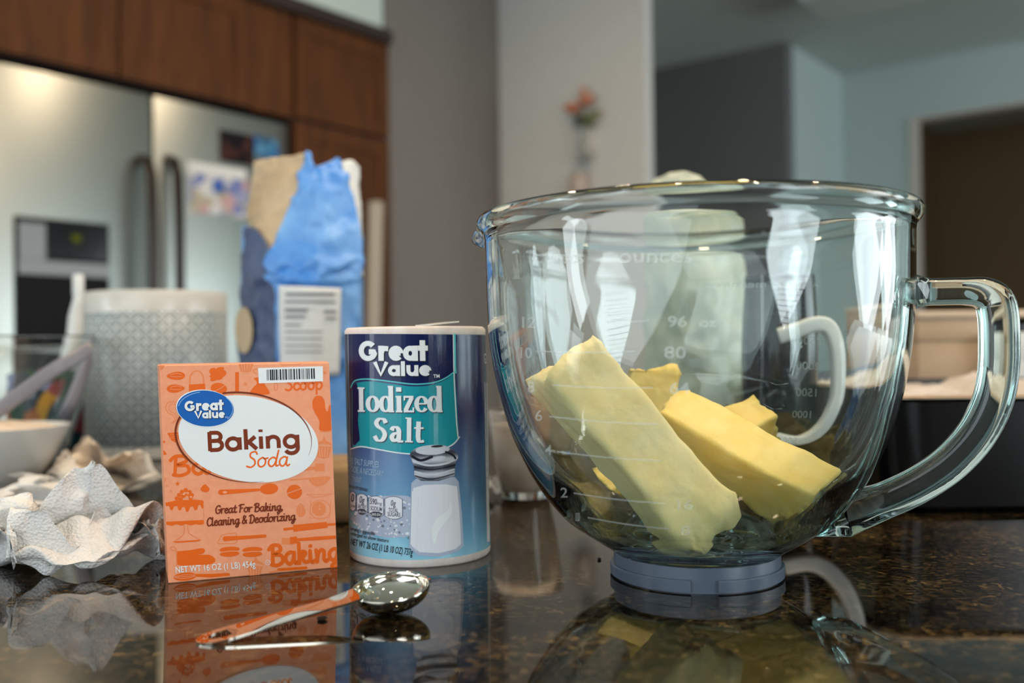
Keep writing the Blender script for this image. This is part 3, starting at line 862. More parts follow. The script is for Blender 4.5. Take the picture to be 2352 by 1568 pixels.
M['carton'] = vary(mat('salmon_carton', srgb(240, 160, 128), 0.42), 300, srgb(243, 158, 118), srgb(246, 164, 126), bump=0.03)
M['carton_side'] = mat('carton_edge', srgb(196, 120, 88), 0.5)
M['pr_orange'] = mat('orange_ink', srgb(238, 104, 20), 0.42)
M['pr_orange2'] = mat('light_orange_ink', srgb(241, 138, 84), 0.42)
M['pr_brown'] = mat('brown_ink', srgb(124, 46, 8), 0.42)
M['pr_white'] = mat('white_ink', srgb(236, 240, 242), 0.42)
M['pr_blue'] = mat('blue_ink', srgb(10, 96, 184), 0.4)
M['pr_blue2'] = mat('pale_blue_ink', srgb(150, 190, 232), 0.4)
M['pr_black'] = mat('black_ink', srgb(26, 26, 40), 0.42)
soda = thing('baking_soda_box', boxp(BW / 2, 0, BD / 2), 'orange baking soda carton with white oval label and kitchen tool print', 'box')
q = MB(); ch = 0.8
def ringbox(v, ins):
    return [boxp(ins, v, 0 + (ins if ins else 0)), boxp(BW - ins, v, ins), boxp(BW - ins, v, BD - ins), boxp(ins, v, BD - ins)]
q.loft([ringbox(0, .5), ringbox(.5, 0), ringbox(BH - .5, 0), ringbox(BH, .5)]); q.build('carton', M['carton'], soda, smooth=False)
fl = MB(); fl.loft([[boxp(.8, BH + .02, .8), boxp(BW - .8, BH + .02, .8), boxp(BW - .8, BH + .02, BD * .62), boxp(.8, BH + .02, BD * .62)],
                    [boxp(1.0, BH + .55, 1.0), boxp(BW - 1.0, BH + .55, 1.0), boxp(BW - 1.0, BH + .35, BD * .6), boxp(1.0, BH + .35, BD * .6)]])
fl.build('top_flap', M['carton'], soda, smooth=False)

ic, ic2, lt = D2(), D2(), D2()     # orange icons, light details, light orange
# almonds
def almond(d, cx, cy, rx, ry, rot):
    pts = []
    for i in range(36):
        t = 2 * math.pi * i / 36; x = rx * math.cos(t); y = ry * math.sin(t) * (1 - 0.45 * (math.cos(t) * .5 + .5) ** 2)
        c_, s_ = math.cos(math.radians(rot)), math.sin(math.radians(rot)); pts.append((cx + x * c_ - y * s_, cy + x * s_ + y * c_))
    d.poly(pts)
almond(ic, 172, 182, 60, 30, 178); almond(ic, 172, 264, 58, 30, -2); almond(lt, 968, 1040, 44, 32, -92)
for y in (182, 264):
    for o in (-10, 4): ic2.stroke(smooth2([(135, y + o * .6), (172, y + o * 1.6), (208, y + o)]), 3)
for o in (-10, 4): ic2.stroke(smooth2([(960 + o, 1070), (964 + o * 1.3, 1035), (966, 1005)]), 3)
# pan balance bag
ic.poly([(256, 238), (360, 232), (363, 300), (256, 300)]); lt.stroke(smooth2([(262, 240), (268, 178), (304, 150), (342, 172), (352, 236)]), 10)
# walnut and coffee bean
for x, y, rx, ry in ((410, 150, 24, 20), (450, 142, 34, 16), (424, 176, 36, 18), (470, 165, 26, 22), (418, 200, 26, 14), (452, 192, 24, 14)): ic.ell(x, y, rx, ry, -20)
ic.ell(448, 262, 52, 36, 8); ic2.stroke([(402, 286), (450, 268), (496, 236)], 4)
# rolling pin, star, jug
ic.rect(553, 156, 576, 290); lt.star(617, 234, 18); lt.star(533, 300, 10)
ic.poly(smooth2([(668, 196), (700, 190), (735, 196), (738, 214), (744, 240), (770, 280), (760, 300), (652, 300), (662, 262), (690, 232), (684, 212), (668, 196)])); lt.ring(690, 150, 22, 14, 7, 0, 90, 300)
# cupcakes
def cupcake(d, d2, cx, cy, s, top=True):
    d.poly([(cx - 52 * s, cy - 28 * s), (cx + 52 * s, cy - 28 * s), (cx + 34 * s, cy + 44 * s), (cx, cy + 52 * s), (cx - 34 * s, cy + 44 * s)])
    for o in (-28, -10, 10, 28): d2.stroke([(cx + o * s * 1.1, cy - 22 * s), (cx + o * s * .8, cy + 40 * s)], 5 * s)
    if top: d.poly(smooth2([(cx - 58 * s, cy - 34 * s), (cx - 34 * s, cy - 56 * s), (cx - 6 * s, cy - 66 * s), (cx + 4 * s, cy - 92 * s), (cx + 18 * s, cy - 66 * s), (cx + 44 * s, cy - 52 * s), (cx + 58 * s, cy - 34 * s), (cx, cy - 44 * s), (cx - 58 * s, cy - 34 * s)]))
cupcake(lt, ic2, 620, 112, .92, False); cupcake(lt, ic2, 1112, 660, .98); cupcake(lt, ic2, 678, 1424, .98)
lt.stroke(smooth2([(836, 92), (850, 108), (900, 108), (960, 106), (972, 94)]), 5)
lt.ring(812, 250, 10, 26, 5); lt.star(1122, 160, 16)
# oven mitts
ic.poly(smooth2([(1044, 340), (1062, 312), (1098, 310), (1120, 340), (1126, 392), (1140, 408), (1148, 376), (1162, 366), (1164, 430), (1160, 480), (1162, 528), (1090, 530), (1086, 470), (1060, 420), (1044, 380), (1044, 340)]))
lt.stroke([(1088, 540), (1162, 536)], 5)
ic.poly(smooth2([(186, 1310), (270, 1300), (340, 1288), (362, 1300), (350, 1322), (318, 1330), (390, 1330), (424, 1352), (422, 1376), (380, 1392), (300, 1394), (190, 1394), (186, 1310)]))
lt.stroke([(180, 1312), (184, 1398)], 6); lt.stroke(smooth2([(178, 1308), (148, 1300), (146, 1284), (166, 1282), (182, 1304)]), 6)
# hook, strainer left, stars
lt.stroke(smooth2([(186, 352), (130, 352), (108, 384), (122, 420), (156, 440), (166, 468), (146, 488)]), 5); lt.stroke(smooth2([(186, 368), (142, 368), (126, 388), (138, 412), (168, 430), (178, 464), (152, 490)]), 4)
ic.poly([(118, 552), (196, 546), (192, 590), (170, 612), (146, 600), (130, 574)])
for i in range(4):
    for j in range(3): ic2.ell(142 + i * 13, 562 + j * 12, 3, 3, 0, 8)
ic.star(186, 878, 17); lt.star(144, 926, 9); lt.star(118, 892, 10); ic.star(98, 608, 12); ic.poly([(94, 660), (118, 690), (94, 694)])
ic.poly(smooth2([(362, 878), (388, 906), (380, 928), (356, 930), (334, 916), (340, 896), (362, 878)]))
# spoon
ic.stroke([(462, 930), (580, 922), (706, 912)], [34, 26, 16]); ic.ell(768, 906, 58, 35, -6); ic2.ell(488, 930, 14, 8, -4)
# button, spatula, colander, scale
ic.ell(928, 924, 48, 46); ic2.stroke([(884, 934), (976, 900)], 5)
lt.stroke([(900, 786), (1060, 772)], [24, 20]); lt.rect(1060, 742, 1118, 792)
lt.stroke([(900, 848), (1020, 838)], 9); lt.poly(smooth2([(1016, 834), (1146, 824), (1132, 862), (1090, 886), (1050, 882), (1024, 858), (1016, 834)]))
for i in range(7):
    for j in range(3): ic2.ell(1036 + i * 14, 840 + j * 13 - i, 2.6, 2.6, 0, 8)
for i in range(10): lt.ell(1064 + (i * 37) % 50, 892 + (i * 23) % 40, 2.5, 2.5, 0, 8)
lt.stroke(smooth2([(1004, 938), (1050, 956), (1100, 952), (1160, 936), (1150, 936), (1080, 940), (1004, 938)]), 4)
lt.ring(1090, 1036, 64, 60, 5); lt.stroke([(1030, 980), (1026, 1090), (1150, 1084), (1156, 976)], 4); lt.ell(1082, 1030, 44, 46); ic2.stroke([(1084, 1030), (1084, 1000)], 3); ic2.ell(1084, 1032, 6, 6)
# rolling pin, brush
ic.poly([(918, 1134), (1130, 1112), (1136, 1150), (922, 1178)]); ic.stroke([(866, 1162), (918, 1156)], 18); ic.stroke([(1132, 1130), (1185, 1126)], 16)
lt.rect(848, 1216, 900, 1258); ic.poly([(898, 1212), (940, 1206), (948, 1226), (944, 1250), (900, 1258)]); ic.stroke([(944, 1228), (1060, 1218), (1186, 1208)], [18, 24, 22])
# cake on a stand
for x, y in ((196, 950), (214, 930), (238, 918), (262, 930), (276, 950), (222, 956), (248, 950), (182, 972), (206, 976), (270, 968)): ic.ell(x, y, 14, 13)
for x, y in ((226, 944), (252, 938), (272, 962), (246, 962)): ic2.ell(x, y, 8, 8)
ic.poly([(106, 1000), (170, 986), (290, 978), (350, 984), (354, 1000), (350, 1030), (342, 1036), (332, 1012), (320, 1014), (310, 1044), (296, 1048), (286, 1022), (268, 1026), (256, 1056), (242, 1058), (232, 1026), (216, 1028), (206, 1050), (192, 1046), (184, 1020), (164, 1024), (154, 1048), (142, 1046), (132, 1020), (112, 1022)])
lt.stroke([(352, 1000), (354, 1112)], 4)
ic.poly([(110, 1122), (354, 1108), (356, 1134), (330, 1140), (300, 1136), (270, 1144), (240, 1136), (210, 1146), (180, 1138), (150, 1148), (112, 1140)])
lt.stroke(smooth2([(228, 1146), (226, 1200), (170, 1244)]), 6); lt.stroke(smooth2([(252, 1144), (262, 1194), (330, 1236)]), 6); ic.poly([(150, 1248), (340, 1234), (320, 1246), (180, 1256)])
# knife with butter shell, macarons, whisk
lt.stroke(smooth2([(556, 1190), (480, 1200), (452, 1232), (446, 1256), (500, 1256), (560, 1250), (560, 1190)]), 6); ic.stroke([(490, 1226), (600, 1218), (742, 1206)], [32, 24, 20])
for cx in (518, 662):
    ic.ell(cx, 1294, 64, 18, -4); ic.ell(cx, 1322, 62, 18, -4); ic2.stroke([(cx - 56, 1312), (cx, 1304), (cx + 56, 1304)], 5)
ic.ell(236, 1470, 72, 26, -6); ic.stroke([(296, 1460), (400, 1462), (512, 1452)], [16, 24, 18])
for o in (-12, 0, 12): ic2.stroke(smooth2([(172, 1474 + o * .3), (236, 1470 + o), (300, 1462 + o * .3)]), 3)
ic.stroke([(826, 1418), (1000, 1404)], 18); lt.stroke([(770, 1436), (826, 1424)], 10)
for i, (x, y) in enumerate(((92, 118), (118, 1400), (104, 860))): lt.poly(smooth2([(x - 24, y - 10), (x + 8, y - 16), (x - 4, y + 20), (x - 24, y + 26), (x - 24, y - 10)]))
# ghost words
ic.script('Baking', (775, 1392), (1222, 1352), 74, 24); ic.script('Ba', (146, 826), (390, 810), 72, 22)
ic.script('Scoop', (872, 274), (1112, 264), 46, 13)
tag(ic.build('tool_print', on_box, M['pr_orange'], soda, 0.03), kind='stuff')
tag(lt.build('tool_outline_print', on_box, M['pr_orange2'], soda, 0.02), kind='stuff')
tag(ic2.build('tool_highlight_print', on_box, M['carton'], soda, 0.13), kind='stuff')
# brown swoosh and white oval
ov = D2().poly([(634 + x, 586 + y) for x, y in [(a * math.cos(math.radians(9)) - b * math.sin(math.radians(9)), a * math.sin(math.radians(9)) + b * math.cos(math.radians(9))) for a, b in arc(0, 0, 448, 274, 0, 360, 80)[:-1]]])
oval = ov.build('oval_panel', on_box, M['pr_white'], soda, 0.23)
def swoosh(a0, a1, w0, w1, w2):
    n_ = 60; pts = []; ws = []
    for i in range(n_ + 1):
        t = i / n_; a = math.radians(a0 + (a1 - a0) * t); x, y = 434 * math.cos(a), 286 * math.sin(a)
        c_, s_ = math.cos(math.radians(6.5)), math.sin(math.radians(6.5)); pts.append((604 + x * c_ - y * s_, 576 + x * s_ + y * c_))
        ws.append((w0 + (w1 - w0) * t * 2) if t < .5 else (w1 + (w2 - w1) * (t - .5) * 2))
    return pts, ws
sw = D2(); sw.stroke(*swoosh(-112, 14, 12, 11, 1.2), capr=False); sw.stroke(*swoosh(222, 68, 13, 13, 1.2), capr=False)
sw.build('swoosh', on_box, M['pr_brown'], soda, 0.26)
bd = D2().ell(362, 392, 182, 116, 4, 64); badge = bd.build('brand_badge', on_box, M['pr_blue'], soda, 0.38)
D2().ell(360, 392, 186, 121, 6, 64).build('badge_rim', on_box, M['pr_white'], soda, 0.35)
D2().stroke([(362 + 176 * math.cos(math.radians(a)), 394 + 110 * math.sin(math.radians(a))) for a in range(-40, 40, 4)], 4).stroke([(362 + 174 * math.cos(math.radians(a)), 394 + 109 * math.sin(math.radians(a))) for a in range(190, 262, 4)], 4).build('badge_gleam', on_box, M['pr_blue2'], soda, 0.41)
sh = D2(); sh.script('Great', (229, 411), (483, 402), 50, 17, HEAV, capr=False); sh.script('Value', (294, 459), (488, 452), 39, 13.2, HEAV, capr=False)
sh.v = [(x + 4, y + 4) for x, y in sh.v]; sh.build('lettering_shadow', on_box, M['pr_black'], badge, 0.44)
tx = D2(); tx.script('Great', (229, 411), (483, 402), 50, 17, HEAV, capr=False); tx.script('Value', (294, 459), (488, 452), 39, 13.2, HEAV, capr=False); tx.text('TM', (488, 453), (506, 452), 8)
tx.build('lettering', on_box, M['pr_white'], badge, 0.54)
D2().script('Baking', (386, 667), (966, 638), 82, 26, GEOM, capr=False).build('lettering', on_box, M['pr_brown'], oval, 0.26)
D2().script('Soda', (622, 770), (894, 758), 60, 11, slant=.12).build('script_lettering', on_box, M['pr_orange'], oval, 0.26)
sl = D2(); sl.script('Great For Baking,', (426, 1066), (858, 1040), 30, 8.5, slant=.1); sl.script('Cleaning & Deodorizing', (372, 1146), (934, 1102), 31, 8.5, slant=.1)
sl.build('slogan_lettering', on_box, M['pr_brown'], soda, 0.24)
nt = D2(); nt.text('NET WT 16 OZ (1 LB) 454g', (178, 1446), (682, 1402), 38, .018); nt.ring(759, 1373, 15, 15, 2.5); nt.text('U', (754, 1380), (764, 1379), 14)
nt.build('net_weight_lettering', on_box, M['pr_white'], soda, 0.24)
bc = D2().poly([(698, 130), (1110, 117), (1111, 214), (703, 229)]); bcode = bc.build('barcode_label', on_box, M['pr_white'], soda, 0.23)
bars = D2(); x = 752.0; rb = random.Random(3)
while x < 1062:
    w = rb.choice((3, 3, 5, 7, 10)); y = 140 - (x - 752) * .031; hgt = 70 - (x - 752) * .006
    bars.poly([(x, y), (x + w, y), (x + w + 2, y + hgt), (x + 2, y + hgt)]); x += w + rb.choice((3, 4, 5, 8))
bars.build('bars', on_box, M['pr_black'], bcode, 0.26)
tl = D2().poly([(100, 90), (430, 82), (430, 98), (100, 104)])

# ------------------------------------------------------------------ salt canister
CR, CHT = 41.5, 133.0
CB = Vector((-55.6, 573.0, 0)); CSH = -1.6
def canp(th, r, z):
    """th = 0 faces the camera, positive to the right"""
    a = math.atan2(-CB.y, -CB.x) + th
    return CB + Vector((math.cos(a) * r + CSH * z / CHT, math.sin(a) * r, z))
def on_can(x, y, lift):
    t = min(max((y - 62) / 1450.0, 0), 1); cx = (38 + 903) / 2 + t * 26; hw = 433 - t * 12
    s = min(max((x - cx) / hw, -0.995), 0.995); th = math.asin(s); c_ = 1 - math.cos(th); dx = x - cx
    yb = 1524 - 62 * c_ - .05 * dx; yt = 60 + 4 * c_ - .026 * dx
    z = CHT * (yb - y) / (yb - yt)
    return canp(th, CR + lift, min(max(z, 1), CHT - 1))
def label_mat():
    m = mat('salt_label', srgb(60, 110, 170), 0.22, coat=0.12)
    tc = nd(m, 'ShaderNodeTexCoord'); sp_ = nd(m, 'ShaderNodeSeparateXYZ'); lk(m, tc.outputs['Object'], sp_.inputs[0])
    nz = nd(m, 'ShaderNodeTexNoise', i_Scale=24.0, i_Detail=3.0); mp = nd(m, 'ShaderNodeMapping'); mp.inputs['Scale'].default_value = (1.6, 1.6, 0.45)
    lk(m, tc.outputs['Object'], mp.inputs[0]); lk(m, mp.outputs[0], nz.inputs['Vector'])
    a1 = nd(m, 'ShaderNodeMath', operation='MULTIPLY_ADD', i_1=0.055, i_2=-0.0275); lk(m, nz.outputs[0], a1.inputs[0])
    a2 = nd(m, 'ShaderNodeMath', operation='ADD'); lk(m, a1.outputs[0], a2.inputs[0]); lk(m, sp_.outputs[2], a2.inputs[1])
    a3 = nd(m, 'ShaderNodeMath', operation='DIVIDE', i_1=0.133); lk(m, a2.outputs[0], a3.inputs[0])
    r = ramp(m, [(0.04, srgb(150, 205, 226)), (0.18, srgb(112, 168, 204)), (0.34, srgb(96, 140, 180)), (0.50, srgb(74, 104, 152)),
                 (0.64, srgb(40, 54, 108)), (0.80, srgb(24, 40, 92)), (0.98, srgb(12, 32, 84))])
    lk(m, a3.outputs[0], r.inputs[0]); lk(m, r.outputs[0], bsdf(m).inputs['Base Color']); return m
M['salt_label'] = label_mat()
M['card'] = vary(mat('white_card', srgb(226, 214, 208), 0.7), 25, srgb(222, 208, 200), srgb(230, 220, 214), stretch=(8, 8, .4), bump=0.1)
M['pr_navy'] = mat('navy_ink', srgb(6, 24, 78), 0.22, coat=0.12)
M['pr_teal'] = mat('teal_ink', srgb(18, 150, 164), 0.22, coat=0.12)
M['pr_teal2'] = mat('bright_teal_ink', srgb(92, 210, 214), 0.22, coat=0.12)
M['pr_silver'] = mat('silver_ink', srgb(206, 210, 220), 0.3)
M['pr_grey'] = mat('grey_ink', srgb(120, 122, 134), 0.3)
M['pr_dgrey'] = mat('dark_grey_ink', srgb(66, 68, 80), 0.3)
M['pr_salt'] = mat('pale_grey_ink', srgb(228, 228, 236), 0.3)
M['pr_salt2'] = mat('blue_grey_ink', srgb(176, 186, 206), 0.3)
M['pr_ltblue'] = mat('light_blue_ink', srgb(170, 198, 222), 0.3)
def cap_mat():
    m = mat('chrome_print', srgb(120, 124, 134), 0.25)
    tc = nd(m, 'ShaderNodeTexCoord'); w = nd(m, 'ShaderNodeTexWave', i_Scale=40.0, i_Distortion=1.6, i_Detail=1.0); w.bands_direction = 'Z'; w.inputs['Detail Scale'].default_value = 0.6
    lk(m, tc.outputs['Object'], w.inputs['Vector'])
    r = ramp(m, [(0.05, srgb(70, 72, 84)), (0.4, srgb(112, 116, 128)), (0.7, srgb(150, 154, 166)), (0.95, srgb(196, 200, 210))]); lk(m, w.outputs[0], r.inputs[0]); lk(m, r.outputs[0], bsdf(m).inputs['Base Color']); return m
M['pr_cap'] = cap_mat()
for k_ in [q for q in M if q.startswith('pr_') or q in ('carton', 'salt_label')]: bsdf(M[k_]).inputs['Specular IOR Level'].default_value = 0.22 if k_ != 'salt_label' else 0.4
can = thing('salt_canister', CB, 'round dark blue salt canister with teal banner and a salt shaker picture', 'canister')
def can_lathe(prof, name, m, parent, n_=96, sharp=50):
    secs = [[canp(2 * math.pi * i / n_, r, z) for i in range(n_)] for r, z in prof]
    return MB().loft(secs, cap=True).build(name, m, parent, sharp=sharp)
can_lathe([(CR - 1.2, 0), (CR - .3, 1.0), (CR - .1, 4.2), (CR - .1, CHT - 4.6), (CR - .1, CHT - 1.4), (CR - 1.6, CHT)], 'card_tube', M['card'], can)
n_ = 120
sec = [[canp(2 * math.pi * i / n_, CR, z) for i in range(n_)] for z in [4.6 + (CHT - 9.4) * k / 10 for k in range(11)]]
lab = MB().loft(sec, cap=False).build('label', M['salt_label'], can)
sf = MB(); c0 = canp(.55, 24, CHT + .5); e1 = (canp(.55, 25, CHT) - canp(.55, 24, CHT)).normalized(); e2 = Vector((-e1.y, e1.x, 0))
sf.box(c0 + Vector((0, 0, 1.2)), (e2 + Vector((0, 0, .10))).normalized(), e1, Vector((0, 0, 1)), 10, 8, .35, .2); sf.build('spout_flap', M['white_gloss'], can, sharp=40)
CUT = 26
nv = D2().poly([(32, 112), (700, 107), (702, 330), (690, 345), (640, 372), (560, 398), (470, 406), (380, 402), (280, 388), (180, 384), (110, 396), (92, 412), (92, 700), (60, 700), (46, 400)]); nv.build('navy_print', on_can, M['pr_navy'], lab, 0.09, CUT)
tp = smooth2([(100, 430), (140, 408), (220, 400), (330, 412), (450, 426), (560, 416), (640, 384), (696, 340)]) + [(706, 500), (712, 640), (716, 738)] + smooth2([(716, 738), (690, 776), (600, 816), (500, 838), (380, 834), (270, 818), (170, 806), (100, 812)])
D2().poly(tp).build('banner_print', on_can, M['pr_teal'], lab, 0.13, CUT)
D2().poly([(66, 420), (100, 428), (130, 412), (150, 500), (138, 640), (150, 760), (104, 812), (88, 812)]).build('banner_fold_print', on_can, M['pr_navy'], lab, 0.15, CUT)
ln = D2(); ln.stroke(smooth2([(92, 440), (120, 398), (200, 386), (330, 398), (460, 412), (570, 402), (640, 374), (692, 336)]), 7); ln.stroke([(698, 107), (699, 300), (702, 340)], 10)
ln.build('teal_line_print', on_can, M['pr_teal2'], lab, 0.18, CUT)
wl = D2(); wl.stroke([(690, 107), (691, 300), (695, 440), (704, 640), (712, 730)], 6); wl.stroke(smooth2([(92, 820), (160, 800), (270, 814), (380, 830), (500, 834), (600, 812), (680, 776), (720, 730)]), 7)
wl.build('white_line_print', on_can, M['pr_white'], lab, 0.19, CUT)
gv = D2(); gv.script('Great', (146, 276), (548, 270), 92, 31, HEAV, capr=False); gv.script('Value', (236, 367), (562, 361), 66, 22.5, HEAV, capr=False); gs = D2(); gs.v = [(x + 5, y + 6) for x, y in gv.v]; gs.f = list(gv.f); gs.l = list(gv.l)
gs.build('lettering_shadow', on_can, M['pr_black'], lab, 0.20, CUT)
gv.text('TM', (572, 372), (608, 371), 20, .02); gv.build('lettering', on_can, M['pr_white'], lab, 0.32, CUT)
io = D2(); io.script('Iodized', (134, 588), (628, 580), 100, 20, SERF); io.script('Salt', (226, 762), (522, 766), 94, 20, SERF); is_ = D2(); is_.v = [(x + 5, y + 6) for x, y in io.v]; is_.f = list(io.f); is_.l = list(io.l)
is_.build('lettering_shadow', on_can, M['pr_dgrey'], lab, 0.20, CUT); io.build('serif_lettering', on_can, M['pr_white'], lab, 0.32, CUT)
sm_ = D2(); sm_.text('THIS SALT SUPPLIES', (62, 906), (262, 922), 36, .0); sm_.text('IODIDE, A NECESSARY', (66, 958), (288, 976), 36, .0); sm_.text('NUTRIENT', (70, 1012), (158, 1020), 30)
sm_.build('claim_lettering', on_can, M['pr_ltblue'], lab, 0.22, CUT)
# salt heap
rb = random.Random(11); hp1, hp2, hp3 = D2(), D2(), D2()
hp1.poly(smooth2([(90, 1250), (150, 1180), (230, 1110), (330, 1090), (440, 1096), (470, 1180), (460, 1310), (380, 1340), (270, 1340), (150, 1300), (90, 1250)]))
for i in range(150):
    x, y = rb.uniform(110, 450), rb.uniform(1095, 1345); r = rb.uniform(4, 10)
    rb.choice((hp1, hp2, hp2, hp3)).poly([(x + r * math.cos(a + rb.uniform(-.3, .3)), y + r * math.sin(a)) for a in (0, 1.3, 2.6, 3.8, 5.1)])
hp1.build('salt_heap_print', on_can, M['pr_salt2'], lab, 0.11, CUT); hp2.build('salt_grain_print', on_can, M['pr_salt'], lab, 0.15, CUT); hp3.build('salt_grain_shade_print', on_can, M['pr_grey'], lab, 0.15, CUT)
# nutrition panels
nf = D2(); nb = D2(); nk = D2()
for x0, x1, y0, y1, foot in ((84, 126, 1080, 1200, 0), (132, 196, 1088, 1216, 1), (206, 290, 1096, 1226, 1), (298, 396, 1094, 1232, 0)):
    w = x1 - x0; o = [(x0, y0 + 16), (x0 + w * .25, y0 + 3), (x0 + w * .5, y0), (x0 + w * .75, y0 + 3), (x1, y0 + 16), (x1, y1 - 18), (x0 + w * .75, y1 - 4), (x0 + w * .5, y1), (x0 + w * .25, y1 - 4), (x0, y1 - 18)]
    nf.poly(o); nb.stroke(o + [o[0]], 3, False)
    if foot: nb.poly([(x0 + 3, y1 - 24), (x0 + w * .3, y1 - 36), (x0 + w * .7, y1 - 36), (x1 - 3, y1 - 24), (x0 + w * .7, y1 - 2), (x0 + w * .3, y1 - 2)])
nb.text('0', (94, 1142), (114, 1144), 48, .02); nb.text('CALORIES', (88, 1174), (124, 1178), 14)
nb.text('0g', (148, 1142), (178, 1146), 40, .02); nb.text('SAT FAT', (140, 1176), (188, 1180), 22, .01)
nb.text('590', (212, 1146), (252, 1148), 34, .01); nb.text('mg', (253, 1148), (280, 1150), 20); nb.text('SODIUM', (214, 1184), (280, 1188), 26, .01)
nb.text('0g', (330, 1150), (358, 1152), 34, .02); nb.text('TOTAL', (318, 1188), (372, 1190), 24, .01); nb.text('SUGARS', (312, 1214), (384, 1216), 24, .01)
nk.text('0% DV', (146, 1204), (184, 1206), 12, .01); nk.text('26% DV', (222, 1214), (274, 1216), 14, .01)
nf.build('nutrition_panel', on_can, M['pr_salt'], lab, 0.22, CUT); nb.text('PER 1/4 TSP SERVING', (74, 1058), (196, 1072), 18, .01)
nb.text('serving suggestion', (88, 1318), (240, 1336), 22, .008); nb.text('enlarged to show texture', (92, 1348), (318, 1374), 22, .008)
nb.build('nutrition_lettering', on_can, M['pr_dgrey'], lab, 0.29, CUT); nk.build('daily_value_lettering', on_can, M['pr_white'], lab, 0.35, CUT)
D2().text('NET WT 26 OZ (1 LB 10 OZ) 737g', (92, 1408), (450, 1448), 40, .016).build('net_weight_lettering', on_can, M['pr_black'], lab, 0.29, CUT)
# salt shaker picture
s1 = D2().poly([(446, 1010), (470, 984), (690, 972), (712, 1000), (730, 1200), (738, 1390), (706, 1424), (600, 1452), (480, 1446), (432, 1400), (438, 1200)]); s1.build('shaker_glass_print', on_can, M['pr_salt2'], lab, 0.31, CUT)
D2().poly([(456, 1040), (520, 1020), (640, 1016), (702, 1030), (716, 1200), (722, 1380), (690, 1410), (596, 1432), (490, 1426), (446, 1390), (450, 1200)]).build('shaker_salt_print', on_can, M['pr_salt'], lab, 0.35, CUT)
gl = D2(); gl.poly(smooth2([(660, 1110), (650, 1170), (590, 1220), (560, 1290), (572, 1380), (596, 1300), (640, 1240), (672, 1180), (660, 1110)])); gl.stroke([(452, 1060), (444, 1380)], 5); gl.stroke([(484, 1060), (470, 1420)], 3); gl.build('shaker_gleam_print', on_can, M['pr_white'], lab, 0.40, CUT)
c1 = D2(); c1.ell(574, 846, 136, 66, 2); c1.poly([(446, 862), (704, 850), (690, 912), (690, 966), (600, 996), (500, 996), (462, 970), (462, 916)]); c1.build('shaker_cap_print', on_can, M['pr_cap'], lab, 0.37, CUT)
c2 = D2(); c2.ell(566, 808, 96, 30, -4); c2.stroke(smooth2([(460, 880), (540, 902), (640, 890), (696, 862)]), 12); c2.stroke(smooth2([(466, 940), (560, 958), (686, 926)]), 9); c2.ell(600, 860, 40, 14, -10); c2.build('shaker_cap_light_print', on_can, M['pr_silver'], lab, 0.42, CUT)
c3 = D2(); c3.stroke(smooth2([(452, 850), (500, 872), (560, 850)]), 16); c3.stroke(smooth2([(464, 912), (560, 928), (690, 900)]), 9); c3.stroke(smooth2([(466, 966), (560, 984), (686, 952)]), 7); c3.ell(590, 786, 34, 7, -4); c3.stroke(smooth2([(640, 820), (680, 840), (694, 860)]), 12); c3.build('shaker_cap_dark_print', on_can, M['pr_black'], lab, 0.44, CUT)
rs = D2().rect(884, 398, 904, 1380); rs.text('G', (884, 280), (902, 279), 60); rs.build('side_panel_print', on_can, M['pr_salt'], lab, 0.13, CUT)
D2().stroke([(72, 112), (80, 500), (90, 820)], 3).build('seam_line_print', on_can, M['pr_salt2'], lab, 0.20, CUT)

# ------------------------------------------------------------------ marks moulded on the glass bowl
M['mark'] = mat('moulded_glass_mark', (0.9, 0.95, 0.93, 1), 0.25); bsdf(M['mark']).inputs['Alpha'].default_value = 0.32
mk1 = D2()
for x0, y0, x1, y1 in ((1230, 806, 1460, 806), (1410, 735, 1490, 735), (1270, 884, 1500, 890), (1262, 956, 1510, 974), (1280, 1037, 1520, 1058), (1318, 1132, 1528, 1156), (1350, 1188, 1536, 1214)):
    mk1.stroke([(x0 + (x1 - x0) * i / 24, y0 + (y1 - y0) * i / 24 + 3 * math.sin(i / 24 * math.pi)) for i in range(25)], 3.0, False)
for t, x, y, w, hh in (('1', 1322, 1196, 10, 18), ('2', 1288, 1142, 16, 22), ('4', 1252, 1044, 16, 22), ('6', 1230, 966, 16, 24), ('8', 1212, 900, 16, 24), ('10', 1196, 822, 26, 24), ('12', 1200, 752, 30, 24),
                       ('8', 1564, 1228, 22, 20), ('16', 1556, 1170, 36, 22), ('64', 1538, 904, 46, 26), ('80', 1526, 822, 50, 26), ('96', 1534, 750, 44, 24), ('oz', 1606, 750, 40, 20), ('cups', 1222, 604, 120, 30), ('ounces', 1420, 602, 170, 30)):
    mk1.text(t, (x, y), (x + w, y), hh, .012)
tag(mk1.build('measure_mark', lambda x, y, l: on_bowl(x, y), M['mark'], bowl_body, 0), kind='stuff')
mk2 = D2()
for t, x, y, w in (('2500', 1838, 794, 60), ('2000', 1836, 852, 58), ('1500', 1836, 914, 50), ('1000', 1828, 970, 46), ('500', 1806, 1036, 36)):
    mk2.text(t, (x, y), (x + w, y + 2), 18, .012, flip=True)
mk2.text('approx. measure', (1640, 664), (1890, 660), 16, .01, flip=True)
tag(mk2.build('metric_mark', lambda x, y, l: on_bowl(x, y, True), M['mark'], bowl_body, 0), kind='stuff')
bpy.data.objects.remove(_fo); bpy.data.curves.remove(_fc)
